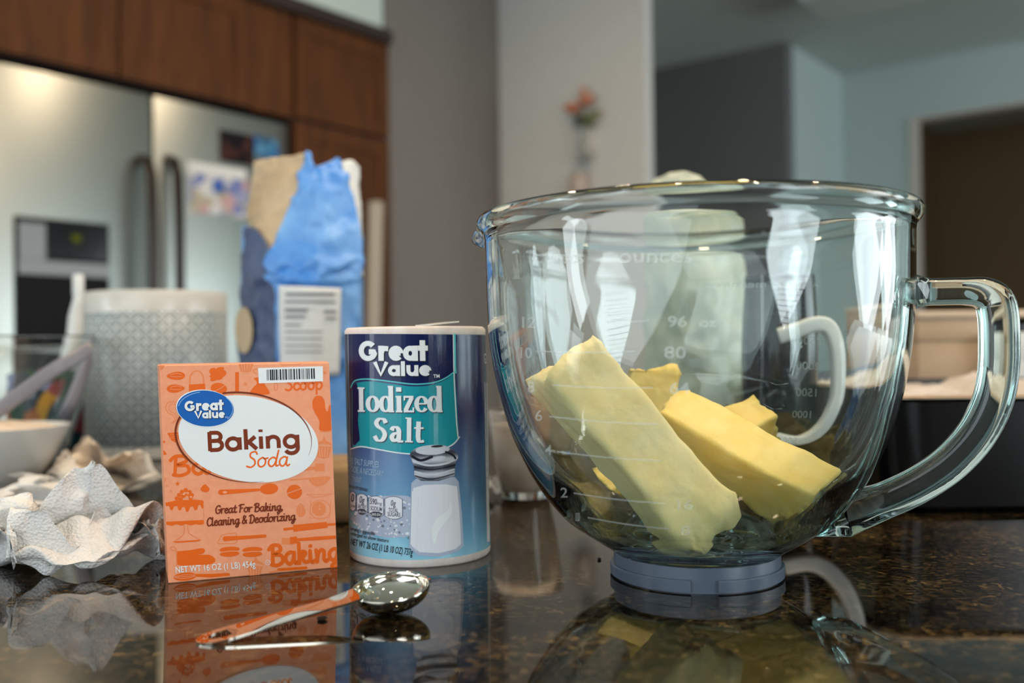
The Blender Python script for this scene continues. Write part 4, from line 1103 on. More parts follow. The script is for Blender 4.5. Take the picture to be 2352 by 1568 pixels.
# ------------------------------------------------------------------ fridge and brown cabinets
NF = NFACE
def along(px, py=500):
    """distance along A on the fridge front plane for a picture column"""
    d = dirpx(px, py); t = NF / d.dot(N); return (d * t).dot(A)
A0, A1 = -130 + along(0), along(664)
AM = along(352); FT = 1780 - TOP
fr = thing('refrigerator', RM(NF - 380, (A0 + A1) / 2, FL), 'stainless steel two door refrigerator with long bar handles and black dispenser', 'refrigerator')
MB().room(NF - 740, NF - 60, A0 + 4, A1 - 4, FL + 30, FT - 8).build('body', M['steel_dark'], fr, smooth=False)
MB().room(NF - 700, NF - 80, A0 + 30, A1 - 30, FL, FL + 30).build('plinth', M['black_matte'], fr, smooth=False)
dl = MB().room(NF - 58, NF, A0, AM - 3, FL + 60, FT, 6).build('door', M['steel'], fr, sharp=40)
dr = MB().room(NF - 58, NF, AM + 3, A1, FL + 60, FT, 6).build('door', M['steel'], fr, sharp=40)
for d_, px, in ((dl, 326), (dr, 386)):
    a = along(px); z1 = P(px, 362, (N * NF + A * a).y).z
    hpth = [RM(NF, a, z1), RM(NF + 34, a, z1 - 14), RM(NF + 52, a, z1 - 60), RM(NF + 58, a, z1 - 200), RM(NF + 58, a, z1 - 620), RM(NF + 52, a, z1 - 760), RM(NF + 34, a, z1 - 806), RM(NF, a, z1 - 820)]
    MB().sweep([Vector(q) for q in hpth], rrect(11, 13, 5, 3), up=A).build('handle', M['steel_dark'], d_)
def fridge_rect(x0, x1, y0, y1, dep, name, m, parent, out=0.5):
    a0, a1 = along(x0), along(x1); Yc = (N * NF + A * (a0 + a1) / 2).y; xc = (x0 + x1) / 2
    z1, z0 = P(xc, y0, Yc).z, P(xc, y1, Yc).z
    return MB().room(NF + out - .5, NF + out + dep, a0, a1, z0, z1).build(name, m, parent, smooth=False)
M['panel_grey'] = mat('grey_panel', srgb(120, 124, 126), 0.3)
M['display'] = emit('green_display', srgb(150, 160, 40), 0.25)
dis = fridge_rect(32, 246, 506, 800, 8, 'dispenser', M['black_matte'], dl)
fridge_rect(102, 242, 512, 596, 3, 'control_panel', M['black_gloss'], dl, 8.6)
fridge_rect(38, 100, 512, 596, 3, 'side_panel', M['panel_grey'], dl, 8.6)  # grey patch painted for the window reflected in the dispenser
fridge_rect(36, 243, 602, 634, 6, 'dispenser_sill', M['panel_grey'], dl, 8.6)
fridge_rect(160, 180, 540, 556, 1, 'display', M['display'], dl, 11.8)
# papers held on the right door
def note(x0, x1, y0, y1, m, label, out=0.6):
    o = fridge_rect(x0, x1, y0, y1, 1.2, 'fridge_photo', m, None, out); return tag(o, label, 'photo')
def blot(name, cols, sc):
    m = mat(name, cols[0], 0.8, spec=0.1); tc = nd(m, 'ShaderNodeTexCoord')
    v = nd(m, 'ShaderNodeTexVoronoi', i_Scale=sc); lk(m, tc.outputs['Object'], v.inputs['Vector'])
    sp_ = nd(m, 'ShaderNodeSeparateColor'); lk(m, v.outputs['Color'], sp_.inputs[0])
    r = ramp(m, [(i / len(cols), c) for i, c in enumerate(cols)], 'CONSTANT'); lk(m, sp_.outputs[0], r.inputs[0]); lk(m, r.outputs[0], bsdf(m).inputs['Base Color']); return m
M['photo_dark'] = blot('dark_photo', [srgb(24, 22, 26), srgb(40, 30, 28), srgb(70, 44, 40), srgb(30, 26, 30)], 30)
M['photo_blue'] = blot('blue_photo', [srgb(52, 110, 150), srgb(40, 96, 160), srgb(90, 140, 170), srgb(60, 90, 120)], 40)
M['calendar'] = blot('calendar_print', [srgb(206, 206, 206), srgb(150, 156, 186), srgb(196, 160, 160), srgb(180, 170, 150), srgb(210, 210, 208), srgb(120, 130, 180)], 26)
note(505, 585, 304, 376, M['photo_dark'], 'dark photograph stuck high on the right fridge door')
note(586, 640, 316, 362, M['photo_blue'], 'small blue photograph beside the dark one on the fridge door')
note(432, 566, 380, 404, M['white_matte'], 'white paper strip stuck on the fridge door beside the handle')
note(434, 572, 406, 494, M['calendar'], 'colourful calendar sheet stuck under the white strip on the fridge door')
mg = MB(); cM = P(500, 428, (N * NF + A * along(500)).y); cM = N * (NF + 2) + A * cM.dot(A) + Vector((0, 0, cM.z))
mg.box(cM + N * 4, N, A, (0, 0, 1), 4, 19, 19, 3); tag(mg.build('fridge_magnet', mat('blue_plastic', srgb(20, 80, 170), .3), None, base=cM), 'round blue magnet on the calendar sheet', 'magnet')

def cab_door(a0, a1, z0, z1, parent, m=None):
    d_ = MB().room(NF, NF + 20, a0 + 4, a1 - 4, z0 + 4, z1 - 4, 3).build('door', M['wood'], parent, smooth=False)
    w = 62
    for q in ((a0 + 4, a0 + w, z0 + 4, z1 - 4), (a1 - w, a1 - 4, z0 + 4, z1 - 4), (a0 + w, a1 - w, z0 + 4, z0 + w), (a0 + w, a1 - w, z1 - w, z1 - 4)):
        MB().room(NF + 20, NF + 27, q[0], q[1], q[2], q[3], 2).build('frame_rail', M['wood'], d_, smooth=False)
    return d_
CT = 2140 - TOP
oc = thing('fridge_cabinet', RM(NF - 380, A0, FT + 20), 'brown wooden cabinet with framed doors over the fridge', 'cabinet')
aD1, aD2 = along(266), A1 + 6
MB().room(NF - 760, NF, A0 - 300, aD2, FT + 18, CT).build('body', M['wood_dark'], oc, smooth=False)
cab_door(A0 - 300, aD1, FT + 18, CT, oc); cab_door(aD1, along(572), FT + 18, CT, oc); 
MB().room(NF, NF + 16, along(572), aD2, FT + 18, CT).build('filler_panel', M['wood'], oc, smooth=False)
pc = thing('pantry_cabinet', RM(NF - 380, aD2 + 200, FL), 'tall brown wooden pantry cabinet between the fridge and the grey wall', 'cabinet')
aP = 2462.0
MB().room(NF - 760, NF, aD2 + 2, aP, FL + 80, CT).build('body', M['wood_dark'], pc, smooth=False)
MB().room(NF - 740, NF - 60, aD2 + 4, aP - 4, FL, FL + 80).build('plinth', M['wood_dark'], pc, smooth=False)
cab_door(aD2 + 4, aP, FT + 18, CT, pc); cab_door(aD2 + 4, aP, FL + 90, FT + 14, pc)
cr = MB(); cr.room(NF + 2, NF + 42, A0 - 300, aP + 4, CT + 1, CT + 46)
tag(cr.build('cabinet_moulding', M['wood_dark'], None, smooth=False, base=RM(NF, A0, CT)), 'dark brown wooden moulding along the top of the cabinets', 'moulding')
# pale board standing on the floor against the grey wall
bq = P(853, 462, 3300); bqf = P(846, 800, 3300)
bb = MB().box(Vector(((bq.x + bqf.x) / 2, 3300, (bq.z + FL) / 2)), (1, 0, 0), (0, 1, 0), Vector((-(bq.x - bqf.x) / (bq.z - bqf.z) * -1, 0, 1)).normalized(), 24, 14, (bq.z - FL) / 2, 8)
tag(bb.build('upright_board', mat('pale_board', srgb(168, 158, 142), .6), None, base=(bq.x, 3300, FL), sharp=40), 'narrow pale board standing upright before the grey wall', 'board')

# flowers on the white wall end
aC = 3125.0
def wall_pt(px, py, out=0):
    d = dirpx(px, py); t = (aC - out) / d.dot(A); return CAM + d * ((aC - out - CAM.dot(A)) / d.dot(A))
vb = wall_pt(1336, 372, 50)
va = thing('wall_vase', vb, 'clear glass wall vase with pink flowers on the white wall', 'vase')
sv = (wall_pt(1336, 272, 50) - vb).length
MB().lathe([(0, 0), (34, 0), (38, 30), (26, sv * .55), (30, sv), (27, sv), (23, sv * .55), (34, 32), (30, 6), (0, 6)], vb, 32).build('glass', M['clear_glass'], va)
MB().box(vb + A * 32 + Vector((0, 0, sv * .5)), N, A, (0, 0, 1), 20, 16, sv * .3, 3).build('bracket', M['trim'], va, smooth=False)
pk = mat('pink_petal', srgb(196, 122, 92), .6); gr = mat('green_leaf', srgb(96, 110, 40), .6)
for k, (px, py, r) in enumerate(((1318, 262, 34), (1346, 244, 36), (1340, 214, 20), (1306, 258, 24))):
    c = wall_pt(px, py, 50 + 8 * (k % 2)); f_ = MB()
    for i in range(9):
        t = i * 2.4; e = Vector((math.cos(t), math.sin(t), .55)).normalized(); e2 = e.cross(Vector((0, 0, 1))).normalized()
        f_.patch([[c + e * (r * u) + e2 * (r * .45 * w_ * math.sin(u * 2.6)) + Vector((0, 0, r * .5 * u * u)) for w_ in (-1, 0, 1)] for u in (0, .4, .8, 1.1)], 6, 4, None, .8)
    fo = f_.build('flower', pk if k != 2 else mat('pale_bloom', srgb(206, 150, 120), .6), va)
    MB().tube([vb + Vector((0, 0, 20)), vb + Vector((0, 0, sv)), c], 2.2, 6).build('stem', gr, fo)
for px, py in ((1352, 282), (1330, 290), (1366, 262)):
    c = wall_pt(px, py, 50); b0 = vb + Vector((0, 0, sv * .9)); e = (c - b0); s_ = e.cross(A).normalized()
    MB().patch([[b0 + e * u * 1.5 + s_ * (16 * w_ * math.sin(u * 3.0 + .1)) for w_ in (-1, 0, 1)] for u in (0, .35, .7, 1)], 6, 4, None, .8).build('leaf', gr, va)
v2 = wall_pt(1330, 474, 40)
sh_ = thing('wall_sconce', v2, 'small beige wall holder below the vase', 'wall holder')
MB().lathe([(0, 0), (30, 0), (40, 70), (34, 130), (28, 130), (34, 70), (24, 8), (0, 8)], v2, 24).build('cup', mat('beige_clay', srgb(176, 160, 146), .6), sh_)
MB().box(v2 + A * 34 + Vector((0, 0, 60)), N, A, (0, 0, 1), 14, 10, 40, 2).build('bracket', M['trim'], sh_, smooth=False)

# ------------------------------------------------------------------ things standing at the back of the worktop
# patterned canister
def crock_mat():
    m = mat('patterned_ceramic', srgb(206, 204, 198), 0.3)
    tc = nd(m, 'ShaderNodeTexCoord'); sp_ = nd(m, 'ShaderNodeSeparateXYZ'); lk(m, tc.outputs['Object'], sp_.inputs[0])
    at_ = nd(m, 'ShaderNodeMath', operation='ARCTAN2'); lk(m, sp_.outputs[1], at_.inputs[0]); lk(m, sp_.outputs[0], at_.inputs[1])
    u = nd(m, 'ShaderNodeMath', operation='MULTIPLY', i_1=15); lk(m, at_.outputs[0], u.inputs[0])
    v = nd(m, 'ShaderNodeMath', operation='MULTIPLY', i_1=math.pi / 0.0165); lk(m, sp_.outputs[2], v.inputs[0])
    def sn_(sgn):
        a = nd(m, 'ShaderNodeMath', operation='ADD' if sgn > 0 else 'SUBTRACT'); lk(m, u.outputs[0], a.inputs[0]); lk(m, v.outputs[0], a.inputs[1])
        s_ = nd(m, 'ShaderNodeMath', operation='SINE'); lk(m, a.outputs[0], s_.inputs[0])
        b = nd(m, 'ShaderNodeMath', operation='ABSOLUTE'); lk(m, s_.outputs[0], b.inputs[0]); return b
    a, b = sn_(1), sn_(-1)
    mi = nd(m, 'ShaderNodeMath', operation='MINIMUM'); lk(m, a.outputs[0], mi.inputs[0]); lk(m, b.outputs[0], mi.inputs[1])
    r = ramp(m, [(0.14, srgb(212, 212, 206)), (0.26, srgb(84, 104, 112)), (0.6, srgb(100, 118, 124)), (0.85, srgb(206, 208, 204))]); lk(m, mi.outputs[0], r.inputs[0])
    lk(m, r.outputs[0], bsdf(m).inputs['Base Color']); return m
M['crock_band'] = crock_mat(); M['crock'] = mat('cream_ceramic', srgb(212, 206, 196), 0.25)
KY = 1150.0; kc = P(361, 800, KY); kc.z = 0; KR = 158 * KY / FPX * .985; KH = P(361, 674, KY).z
z1 = P(361, 722, KY).z
ck = thing('ceramic_canister', kc, 'cream ceramic canister with a grey lattice pattern behind the orange box', 'canister')
MB().lathe([(0, 0), (KR - 3, 0), (KR, 3), (KR, 14), (KR - .8, 14.5), (KR - .8, z1), (KR, z1 + .5), (KR, KH - 3), (KR - 1.5, KH), (KR - 4, KH), (KR - 5, KH - 4), (KR - 5, 6), (0, 6)], kc, 72).build('body', M['crock'], ck, sharp=40)
MB().lathe([(KR - .6, 14.6), (KR - .1, 15), (KR - .1, z1 - .5), (KR - .6, z1 - .1)], kc, 96).build('pattern_band', M['crock_band'], ck)

# flour bag
M['bag_blue'] = vary(mat('blue_bag_paper', srgb(82, 150, 222), 0.4), 14, srgb(62, 134, 216), srgb(134, 184, 236), bump=0.5, bsc=40)
M['bag_side'] = vary(mat('shaded_blue_bag_paper', srgb(74, 88, 122), 0.45), 16, srgb(66, 80, 114), srgb(86, 100, 132), bump=0.3, bsc=40)  # blue paper darkened to paint in the shade of the left side
M['bag_tan'] = vary(mat('tan_bag_paper', srgb(196, 170, 134), 0.7), 14, srgb(186, 158, 122), srgb(208, 184, 150), bump=0.3, bsc=40)
BY = 950.0
bag = thing('flour_bag', Vector((P(690, 800, BY).x, BY + 40, 0)), 'opened blue paper flour bag with torn top behind the salt canister', 'bag')
cb = crump(21, 5.0, 34, 2.4, 12)
def PB(px, py, dy=0): return P(px, py, BY + dy)
def gnd(px, dy=0): 
    q = P(px, 900, BY + dy); return Vector((q.x, q.y, 0.5))
# columns: back-left, front-left corner, front middle, front-right corner, back-right
front = [[PB(640, 600, 4), PB(690, 592, -8), PB(750, 596, -8), PB(832, 590, 6)],
         [PB(606, 640, 2), PB(680, 640, -12), PB(760, 640, -12), PB(826, 634, 4)],
         [PB(632, 664, 0), PB(690, 668, -8), PB(750, 668, -8), PB(824, 664, 4)],
         [PB(634, 760, -2), PB(690, 764, -10), PB(756, 764, -10), PB(822, 760, 2)],
         [PB(640, 860, -2), PB(690, 864, -10), PB(756, 864, -10), PB(820, 860, 2)],
         [gnd(642, -2), gnd(690, -8), gnd(756, -8), gnd(818, 2)]]
MB().patch(front, 40, 30, cb, .6).build('front_panel', M['bag_blue'], bag)
side = [[PB(566, 520, 60), PB(590, 528, 30), PB(640, 600, 4)],
        [PB(560, 600, 62), PB(574, 620, 30), PB(606, 640, 2)],
        [PB(556, 680, 62), PB(590, 680, 30), PB(632, 664, 0)],
        [PB(552, 760, 62), PB(590, 764, 30), PB(634, 760, -2)],
        [PB(552, 860, 62), PB(592, 860, 30), PB(640, 860, -2)],
        [gnd(554, 62), gnd(594, 30), gnd(642, -2)]]
MB().patch(side, 40, 20, cb, .6).build('side_panel', M['bag_side'], bag)
topf = [[PB(700, 352, 26), PB(712, 352, 22), PB(722, 388, 18), PB(748, 374, 18), PB(772, 360, 20), PB(784, 368, 24)],
        [PB(690, 400, 22), PB(712, 404, 10), PB(730, 420, 4), PB(752, 414, 6), PB(778, 410, 10), PB(800, 420, 16)],
        [PB(668, 470, 14), PB(704, 470, 4), PB(730, 476, -2), PB(758, 472, 0), PB(786, 470, 8), PB(816, 474, 14)],
        [PB(640, 540, 8), PB(690, 540, 0), PB(730, 544, -8), PB(760, 540, -6), PB(794, 540, 2), PB(828, 544, 8)],
        [PB(606, 606, 2), PB(680, 606, -10), PB(730, 612, -14), PB(764, 606, -14), PB(800, 606, -4), PB(832, 604, 6)],
        [PB(632, 630, 0), PB(690, 634, -8), PB(730, 636, -10), PB(764, 634, -8), PB(800, 632, 0), PB(830, 630, 5)]]
MB().patch(topf, 44, 40, crump(22, 7.0, 30, 3.0, 12), .6).build('torn_top', M['bag_blue'], bag)
tanf = [[PB(584, 372, 56), PB(620, 364, 46), PB(660, 360, 38), PB(702, 352, 28)],
        [PB(580, 420, 56), PB(614, 420, 42), PB(650, 414, 34), PB(694, 400, 24)],
        [PB(574, 470, 58), PB(604, 480, 40), PB(640, 480, 28), PB(672, 470, 16)],
        [PB(570, 520, 60), PB(596, 530, 36), PB(622, 560, 18), PB(644, 560, 8)],
        [PB(566, 545, 61), PB(590, 560, 34), PB(612, 590, 16), PB(628, 596, 6)]]
MB().patch(tanf, 30, 30, crump(23, 3, 26, 1.2, 10), .6).build('tan_flap', M['bag_tan'], bag)
wh = [[PB(784, 372, 26), PB(806, 368, 34), PB(826, 384, 44)], [PB(796, 420, 20), PB(814, 420, 32), PB(824, 430, 46)], [PB(812, 480, 16), PB(822, 480, 30), PB(828, 490, 46)], [PB(826, 560, 8), PB(829, 560, 30), PB(832, 570, 48)], [PB(832, 640, 5), PB(832, 640, 30), PB(832, 650, 50)]]
MB().patch(wh, 24, 12, crump(24, 2, 20), .6).build('pale_inner_edge', M['white_matte'], bag)
MB().patch([[PB(556, 520, 64), PB(690, 500, 90), PB(832, 540, 66)], [PB(552, 760, 64), PB(690, 760, 92), PB(832, 760, 66)], [gnd(552, 64), gnd(690, 92), gnd(826, 66)]], 16, 16, None, .6).build('back_panel', M['bag_blue'], bag)
MB().patch([[PB(832, 545, 6), PB(834, 545, 36), PB(832, 545, 66)], [PB(824, 760, 2), PB(834, 760, 36), PB(832, 760, 66)], [gnd(818, 2), gnd(830, 36), gnd(826, 66)]], 16, 8, None, .6).build('side_panel', M['bag_blue'], bag)
lp = MB().patch([[PB(640, 656, -16), PB(700, 658, -24), PB(784, 662, -16)], [PB(640, 740, -16), PB(706, 742, -24), PB(782, 742, -16)], [PB(644, 860, -16), PB(706, 862, -24), PB(780, 862, -16)]], 12, 12, None, .4).build('nutrition_label', M['white_matte'], bag)
gt = mat('grey_print', srgb(120, 122, 126), .6)
for py, x0, x1, w_ in ((672, 656, 768, 7), (690, 654, 770, 5), (708, 654, 706, 8), (712, 744, 772, 7), (724, 654, 700, 6), (728, 748, 772, 5), (744, 654, 690, 4), (760, 654, 740, 3), (776, 654, 740, 3), (792, 654, 740, 3), (806, 654, 740, 3)):
    ml = MB(); n_ = 6
    for s_ in (0, 1):
        for i in range(n_ + 1):
            x = x0 + (x1 - x0) * i / n_; q_ = (x - 640) / 144.0; ml.v.append(P(x, py + s_ * w_, BY - 16.8 - 8.4 * (1 - (2 * q_ - 1) ** 2) - .8))
    ml.f += [(i, i + 1, n_ + 2 + i, n_ + 1 + i) for i in range(n_)]
    ml.build('text_line', gt, lp, smooth=False)
oe = MB(); oc_ = PB(572, 758, 46); ex_ = (PB(632, 760, -2) - PB(552, 760, 62)).normalized()
nrm_ = ex_.cross(Vector((0, 0, 1))).normalized()
if nrm_.y > 0: nrm_ = -nrm_
oe.v += [oc_ + nrm_ * 6 + ex_ * 22 * math.cos(t * math.pi / 18) + Vector((0, 0, 24 * math.sin(t * math.pi / 18))) for t in range(36)]; oe.f.append(tuple(range(36)))
oe.build('cream_oval_label', M['bag_tan'], bag, smooth=False)

# bag behind the mixing bowl
M['sage'] = vary(mat('pale_sage_bag', srgb(168, 182, 160), 0.4), 18, srgb(140, 152, 130), srgb(186, 190, 170), bump=0.25, bsc=50)
SY = 860.0
sb = thing('plastic_bag', Vector((P(1600, 800, SY).x, SY + 30, 0)), 'pale green crumpled bag standing behind the glass bowl', 'bag')
def PS(px, py, dy=0): return P(px, py, SY + dy)
def gs_(px, dy=0):
    q = P(px, 900, SY + dy); return Vector((q.x, q.y, .5))
secs = [[PS(1500, 412, 20), PS(1540, 398, 10), PS(1580, 400, 8), PS(1612, 412, 14), PS(1640, 432, 24)],
        [PS(1486, 470, 22), PS(1540, 462, 2), PS(1590, 470, -6), PS(1640, 476, 2), PS(1690, 490, 24)],
        [PS(1480, 580, 24), PS(1540, 574, -6), PS(1600, 590, -20), PS(1660, 580, -6), PS(1712, 590, 24)],
        [PS(1478, 720, 26), PS(1540, 720, -12), PS(1600, 730, -26), PS(1668, 720, -12), PS(1722, 730, 26)],
        [PS(1476, 860, 26), PS(1540, 860, -14), PS(1600, 866, -28), PS(1668, 860, -14), PS(1726, 860, 26)],
        [gs_(1480, 26), gs_(1540, -10), gs_(1600, -22), gs_(1668, -10), gs_(1720, 26)]]
MB().patch(secs, 50, 40, crump(31, 5, 36, 2.2, 14), .5).build('bag_front', M['sage'], sb)
secb = [[r_[0], r_[0].lerp(r_[4], .5) + Vector((0, 44 if i else 14, 0)), r_[4]] for i, r_ in enumerate(secs)]
MB().patch(secb, 24, 16, crump(32, 4, 36), .5).build('bag_back', M['sage'], sb)

# dark jug with white handle, seen through the bowl
JY = 735.0; jc = P(1806, 900, JY); jc.z = 0; JR = 31.0; JH = P(1806, 640, JY).z
jg = thing('coffee_jug', jc, 'dark glossy jug with a white curved handle standing behind the glass bowl', 'jug')
MB().lathe([(0, 0), (JR - 3, 0), (JR, 4), (JR, JH * .7), (JR * .9, JH), (JR * .9 - 2, JH), (JR - 3, JH * .7), (JR - 3, 6), (0, 6)], jc, 48).build('body', M['black_gloss'], jg, sharp=50)
hb = [(1800, 778, 702), (1845, 765, 697), (1890, 752, 693), (1926, 760, 690), (1948, 800, 688), (1957, 860, 688), (1959, 920, 688), (1950, 966, 688), (1928, 1012, 690), (1892, 1046, 694), (1850, 1058, 698), (1800, 1044, 705)]
MB().sweep([P(*q_) for q_ in smooth2(hb, 5)], rrect(5.8, 6.2, 3, 4), up=(0, 1, 0)).build('handle', M['white_gloss'], jg)

# small glass dish of flour
DY = 775.0; dc = P(1204, 900, DY); dc.z = 0; dz = P(1204, 962, DY).z
dh = thing('glass_dish', dc, 'small glass dish filled with flour between canister and mixing bowl', 'dish')
MB().lathe([(0, 0), (17, 0), (19.5, 2), (20, 6), (25, 30), (29, dz + 6), (29.6, dz + 8), (28.0, dz + 8), (23.2, 31), (17.6, 8), (0, 7)], dc, 56).build('glass', M['clear_glass'], dh)
flour_m = vary(mat('flour', srgb(226, 208, 188), .9), 60, srgb(218, 196, 174), srgb(232, 218, 202), bump=.3, bsc=160)
fb = MB().lathe([(0, 6), (18.2, 7), (24, 31), (27.6, dz - 4), (26.4, dz), (16, dz + 5), (6, dz + 9), (0, dz + 10)], dc, 48)
for v in fb.v:
    if v.z > dz - 2: v.z += fbm(v, 14, 3) * 2.5
fb.build('flour', flour_m, dh)
# scrap of paper towel and tan packet behind the canister
q_ = G(1112, 1148)
crumple('paper_scrap', 'white paper scrap on the worktop behind the right of the canister', 'paper', 209, (q_.x, q_.y + 16, 0), 30, 30, 24, M['towel'], n=60, size=60, folds=8)
M['kraft'] = vary(mat('kraft_paper', srgb(150, 122, 82), .75), 30, srgb(136, 108, 70), srgb(164, 136, 96), bump=.3, bsc=60)
k0, k1 = G(660, 1210), G(900, 1210); kz = P(780, 1056, 700).z
kp = MB().box(Vector(((k0.x + k1.x) / 2, k0.y + 45, kz / 2)), (1, 0.05, 0), (-.05, 1, 0), (0, 0, 1), (k1.x - k0.x) / 2, 40, kz / 2, 6)
tag(kp.build('paper_packet', M['kraft'], None, base=((k0.x + k1.x) / 2, k0.y + 45, 0), sharp=60), 'brown paper packet lying behind the orange box and the canister', 'packet')

# crumpled beige paper and white sheet at the left
M['beige'] = vary(mat('beige_paper', srgb(222, 204, 184), .8), 30, srgb(226, 210, 190), srgb(238, 226, 210), bump=.3, bsc=90)
q_ = P(255, 1100, 850)
crumple('crumpled_paper', 'beige crumpled paper heap in front of the lattice canister', 'paper', 201, (q_.x, 850, 0), 122, 120, 46, M['beige'], size=200, rz=20)
q_ = P(60, 1100, 738)
crumple('crumpled_paper', 'white crumpled paper sheet at the left behind the paper towels', 'paper', 214, (q_.x, 728, 0), 100, 74, 30, M['towel'])

# white bowl of flour, glass jug, pouch and bottle at the far left
WY = 850.0; wc = P(-30, 900, WY); wc.z = 0; wz = P(60, 978, WY).z; wr = (P(146, 978, WY) - P(-30, 978, WY)).length
wb = thing('white_bowl', wc, 'white bowl of flour at the left edge of the picture', 'bowl')
MB().lathe([(0, 0), (wr * .5, 0), (wr * .55, 3), (wr * .78, wz * .45), (wr, wz), (wr - 2.5, wz), (wr * .74, wz * .45), (wr * .5, 6), (0, 5)], wc, 64).build('body', M['white_gloss'], wb, sharp=60)
ff = MB().lathe([(wr * .94, wz - 5), (wr * .7, wz - 1), (wr * .3, wz + 4), (0, wz + 5)], wc, 48)
for v in ff.v: v.z += fbm(v, 20, 3) * 2.5
ff.build('flour', flour_m, wb)
GY = 1010.0; gc = P(14, 900, GY); gc.z = 0; gz = P(60, 772, GY).z; gr_ = (P(214, 772, GY) - P(14, 772, GY)).length * .97
gj = thing('glass_bowl', gc, 'clear glass bowl with thick rim and pale handle behind the white bowl', 'bowl')
MB().lathe([(0, 0), (gr_ * .55, 0), (gr_ * .62, 5), (gr_ * .84, gz * .5), (gr_ * .97, gz - 4), (gr_ + 1, gz), (gr_ - 4, gz), (gr_ * .92, gz - 6), (gr_ * .79, gz * .5), (gr_ * .57, 9), (0, 8)], gc, 72).build('glass', M['clear_glass'], gj, sharp=60)
pg = mat('pale_grey_plastic', srgb(132, 130, 138), .35)
gh = [P(204, 790, GY - 40), P(200, 830, GY - 46), P(186, 870, GY - 52), P(166, 920, GY - 58), P(146, 962, GY - 60)]
MB().sweep(gh, rrect(3.5, 6, 3, 3)).build('handle', pg, gj)
sp2 = thing('spatula', P(-20, 960, WY), 'pale grey spatula handle sloping up out of the white flour bowl', 'spatula')
MB().sweep([P(-24, 958, WY - 6), P(30, 916, WY), P(120, 852, WY + 14), P(206, 800, WY + 30)], rrect(4, 6.5, 3, 3)).build('handle', pg, sp2)
M['pouch'] = blot('pouch_print', [srgb(20, 52, 60), srgb(28, 60, 44), srgb(176, 128, 30), srgb(24, 40, 56), srgb(40, 70, 40), srgb(150, 84, 40), srgb(120, 136, 170), srgb(130, 60, 60)], 38)
py_ = 1180.0
pm = MB().patch([[P(20, 836, py_ + 20), P(90, 826, py_ + 4), P(150, 822, py_ + 4), P(205, 832, py_ + 20)], [P(16, 930, py_ + 10), P(90, 930, py_ - 20), P(160, 930, py_ - 20), P(226, 930, py_ + 10)], [Vector((P(16, 900, py_).x, py_ + 10, .5)), Vector((P(90, 900, py_).x, py_ - 24, .5)), Vector((P(160, 900, py_).x, py_ - 24, .5)), Vector((P(226, 900, py_).x, py_ + 10, .5))]], 26, 26, crump(61, 3, 26), 12)
tag(pm.build('food_pouch', M['pouch'], None, base=(P(120, 900, py_).x, py_, 0)), 'dark green and yellow printed pouch seen behind the clear glass bowl', 'pouch')
by_ = 1210.0; bt = P(182, 900, by_); bt.z = 0; bz = P(182, 630, by_).z; br = 27 * by_ / FPX
bo = thing('white_bottle', bt, 'slim white bottle standing before the fridge dispenser', 'bottle')
MB().lathe([(0, 0), (br - 1, 0), (br, 3), (br, bz * .62), (br * .8, bz * .76), (br * .42, bz * .86), (br * .4, bz * .9), (0, bz * .9)], bt, 32).build('body', M['white_gloss'], bo, sharp=60)
MB().lathe([(0, bz * .885), (br * .46, bz * .885), (br * .46, bz * .985), (br * .36, bz), (0, bz)], bt, 24).build('cap', M['white_matte'], bo, sharp=40)

# ------------------------------------------------------------------ roasting pan and boxes at the right
PY0, PY1 = 668.0, 1000.0
px0, px1 = 256.0, 560.0; pz = P(2200, 914, PY0).z
pan = thing('roasting_pan', ((px0 + px1) / 2, (PY0 + PY1) / 2, 0), 'black roasting pan holding white paper behind the bowl handle', 'pan')
def pring(x0, x1, y0, y1, z, r): 
    out = []
    for cx_, cy_, a0 in ((x1 - r, y1 - r, 0), (x0 + r, y1 - r, 90), (x0 + r, y0 + r, 180), (x1 - r, y0 + r, 270)):
        for i in range(7):
            t = math.radians(a0 + 15 * i); out.append((cx_ + r * math.cos(t), cy_ + r * math.sin(t), z))
    return out
i_ = 12
pm_ = MB().loft([pring(px0 + i_ + 6, px1 - i_ - 6, PY0 + i_ + 6, PY1 - i_ - 6, 1, 24), pring(px0 + i_, px1 - i_, PY0 + i_, PY1 - i_, 5, 28), pring(px0 + 4, px1 - 4, PY0 + 4, PY1 - 4, pz - 3, 30),
                 pring(px0 - 2, px1 + 2, PY0 - 2, PY1 + 2, pz - 1, 32), pring(px0 - 3, px1 + 3, PY0 - 3, PY1 + 3, pz + 1, 32), pring(px0 + 5, px1 - 5, PY0 + 5, PY1 - 5, pz + 1, 30),
                 pring(px0 + i_ + 2, px1 - i_ - 2, PY0 + i_ + 2, PY1 - i_ - 2, 8, 26)])
pm_.build('body', mat('black_enamel', srgb(22, 22, 24), .22), pan, sharp=40)
MB().loft([pring(px0 - 3.4, px1 + 3.4, PY0 - 3.4, PY1 + 3.4, pz - .4, 32), pring(px0 - 3.4, px1 + 3.4, PY0 - 3.4, PY1 + 3.4, pz + 1.6, 32), pring(px0 + 3, px1 - 3, PY0 + 3, PY1 - 3, pz + 1.8, 30)], cap=False).build('rim', mat('beige_rim', srgb(150, 132, 112), .35, metal=.6), pan)  # beige rim, paler than the black enamel body
wpp = MB().patch([[Vector((px0 + 20 + (px1 - px0 - 40) * i / 6, PY0 + 20 + (PY1 - PY0 - 40) * j / 4, pz - 4 + (16 * random.random() if 0 < j < 4 and 0 < i < 6 else -4))) for i in range(7)] for j in range(5)], 50, 60, crump(71, 7, 30, 3, 12), .5)
pap = wpp.build('parchment', vary(mat('parchment', srgb(220, 212, 206), .7), 30, srgb(178, 168, 158), srgb(206, 200, 196), bump=.3, bsc=80), None, base=((px0 + px1) / 2, PY0 + 100, pz - 10))
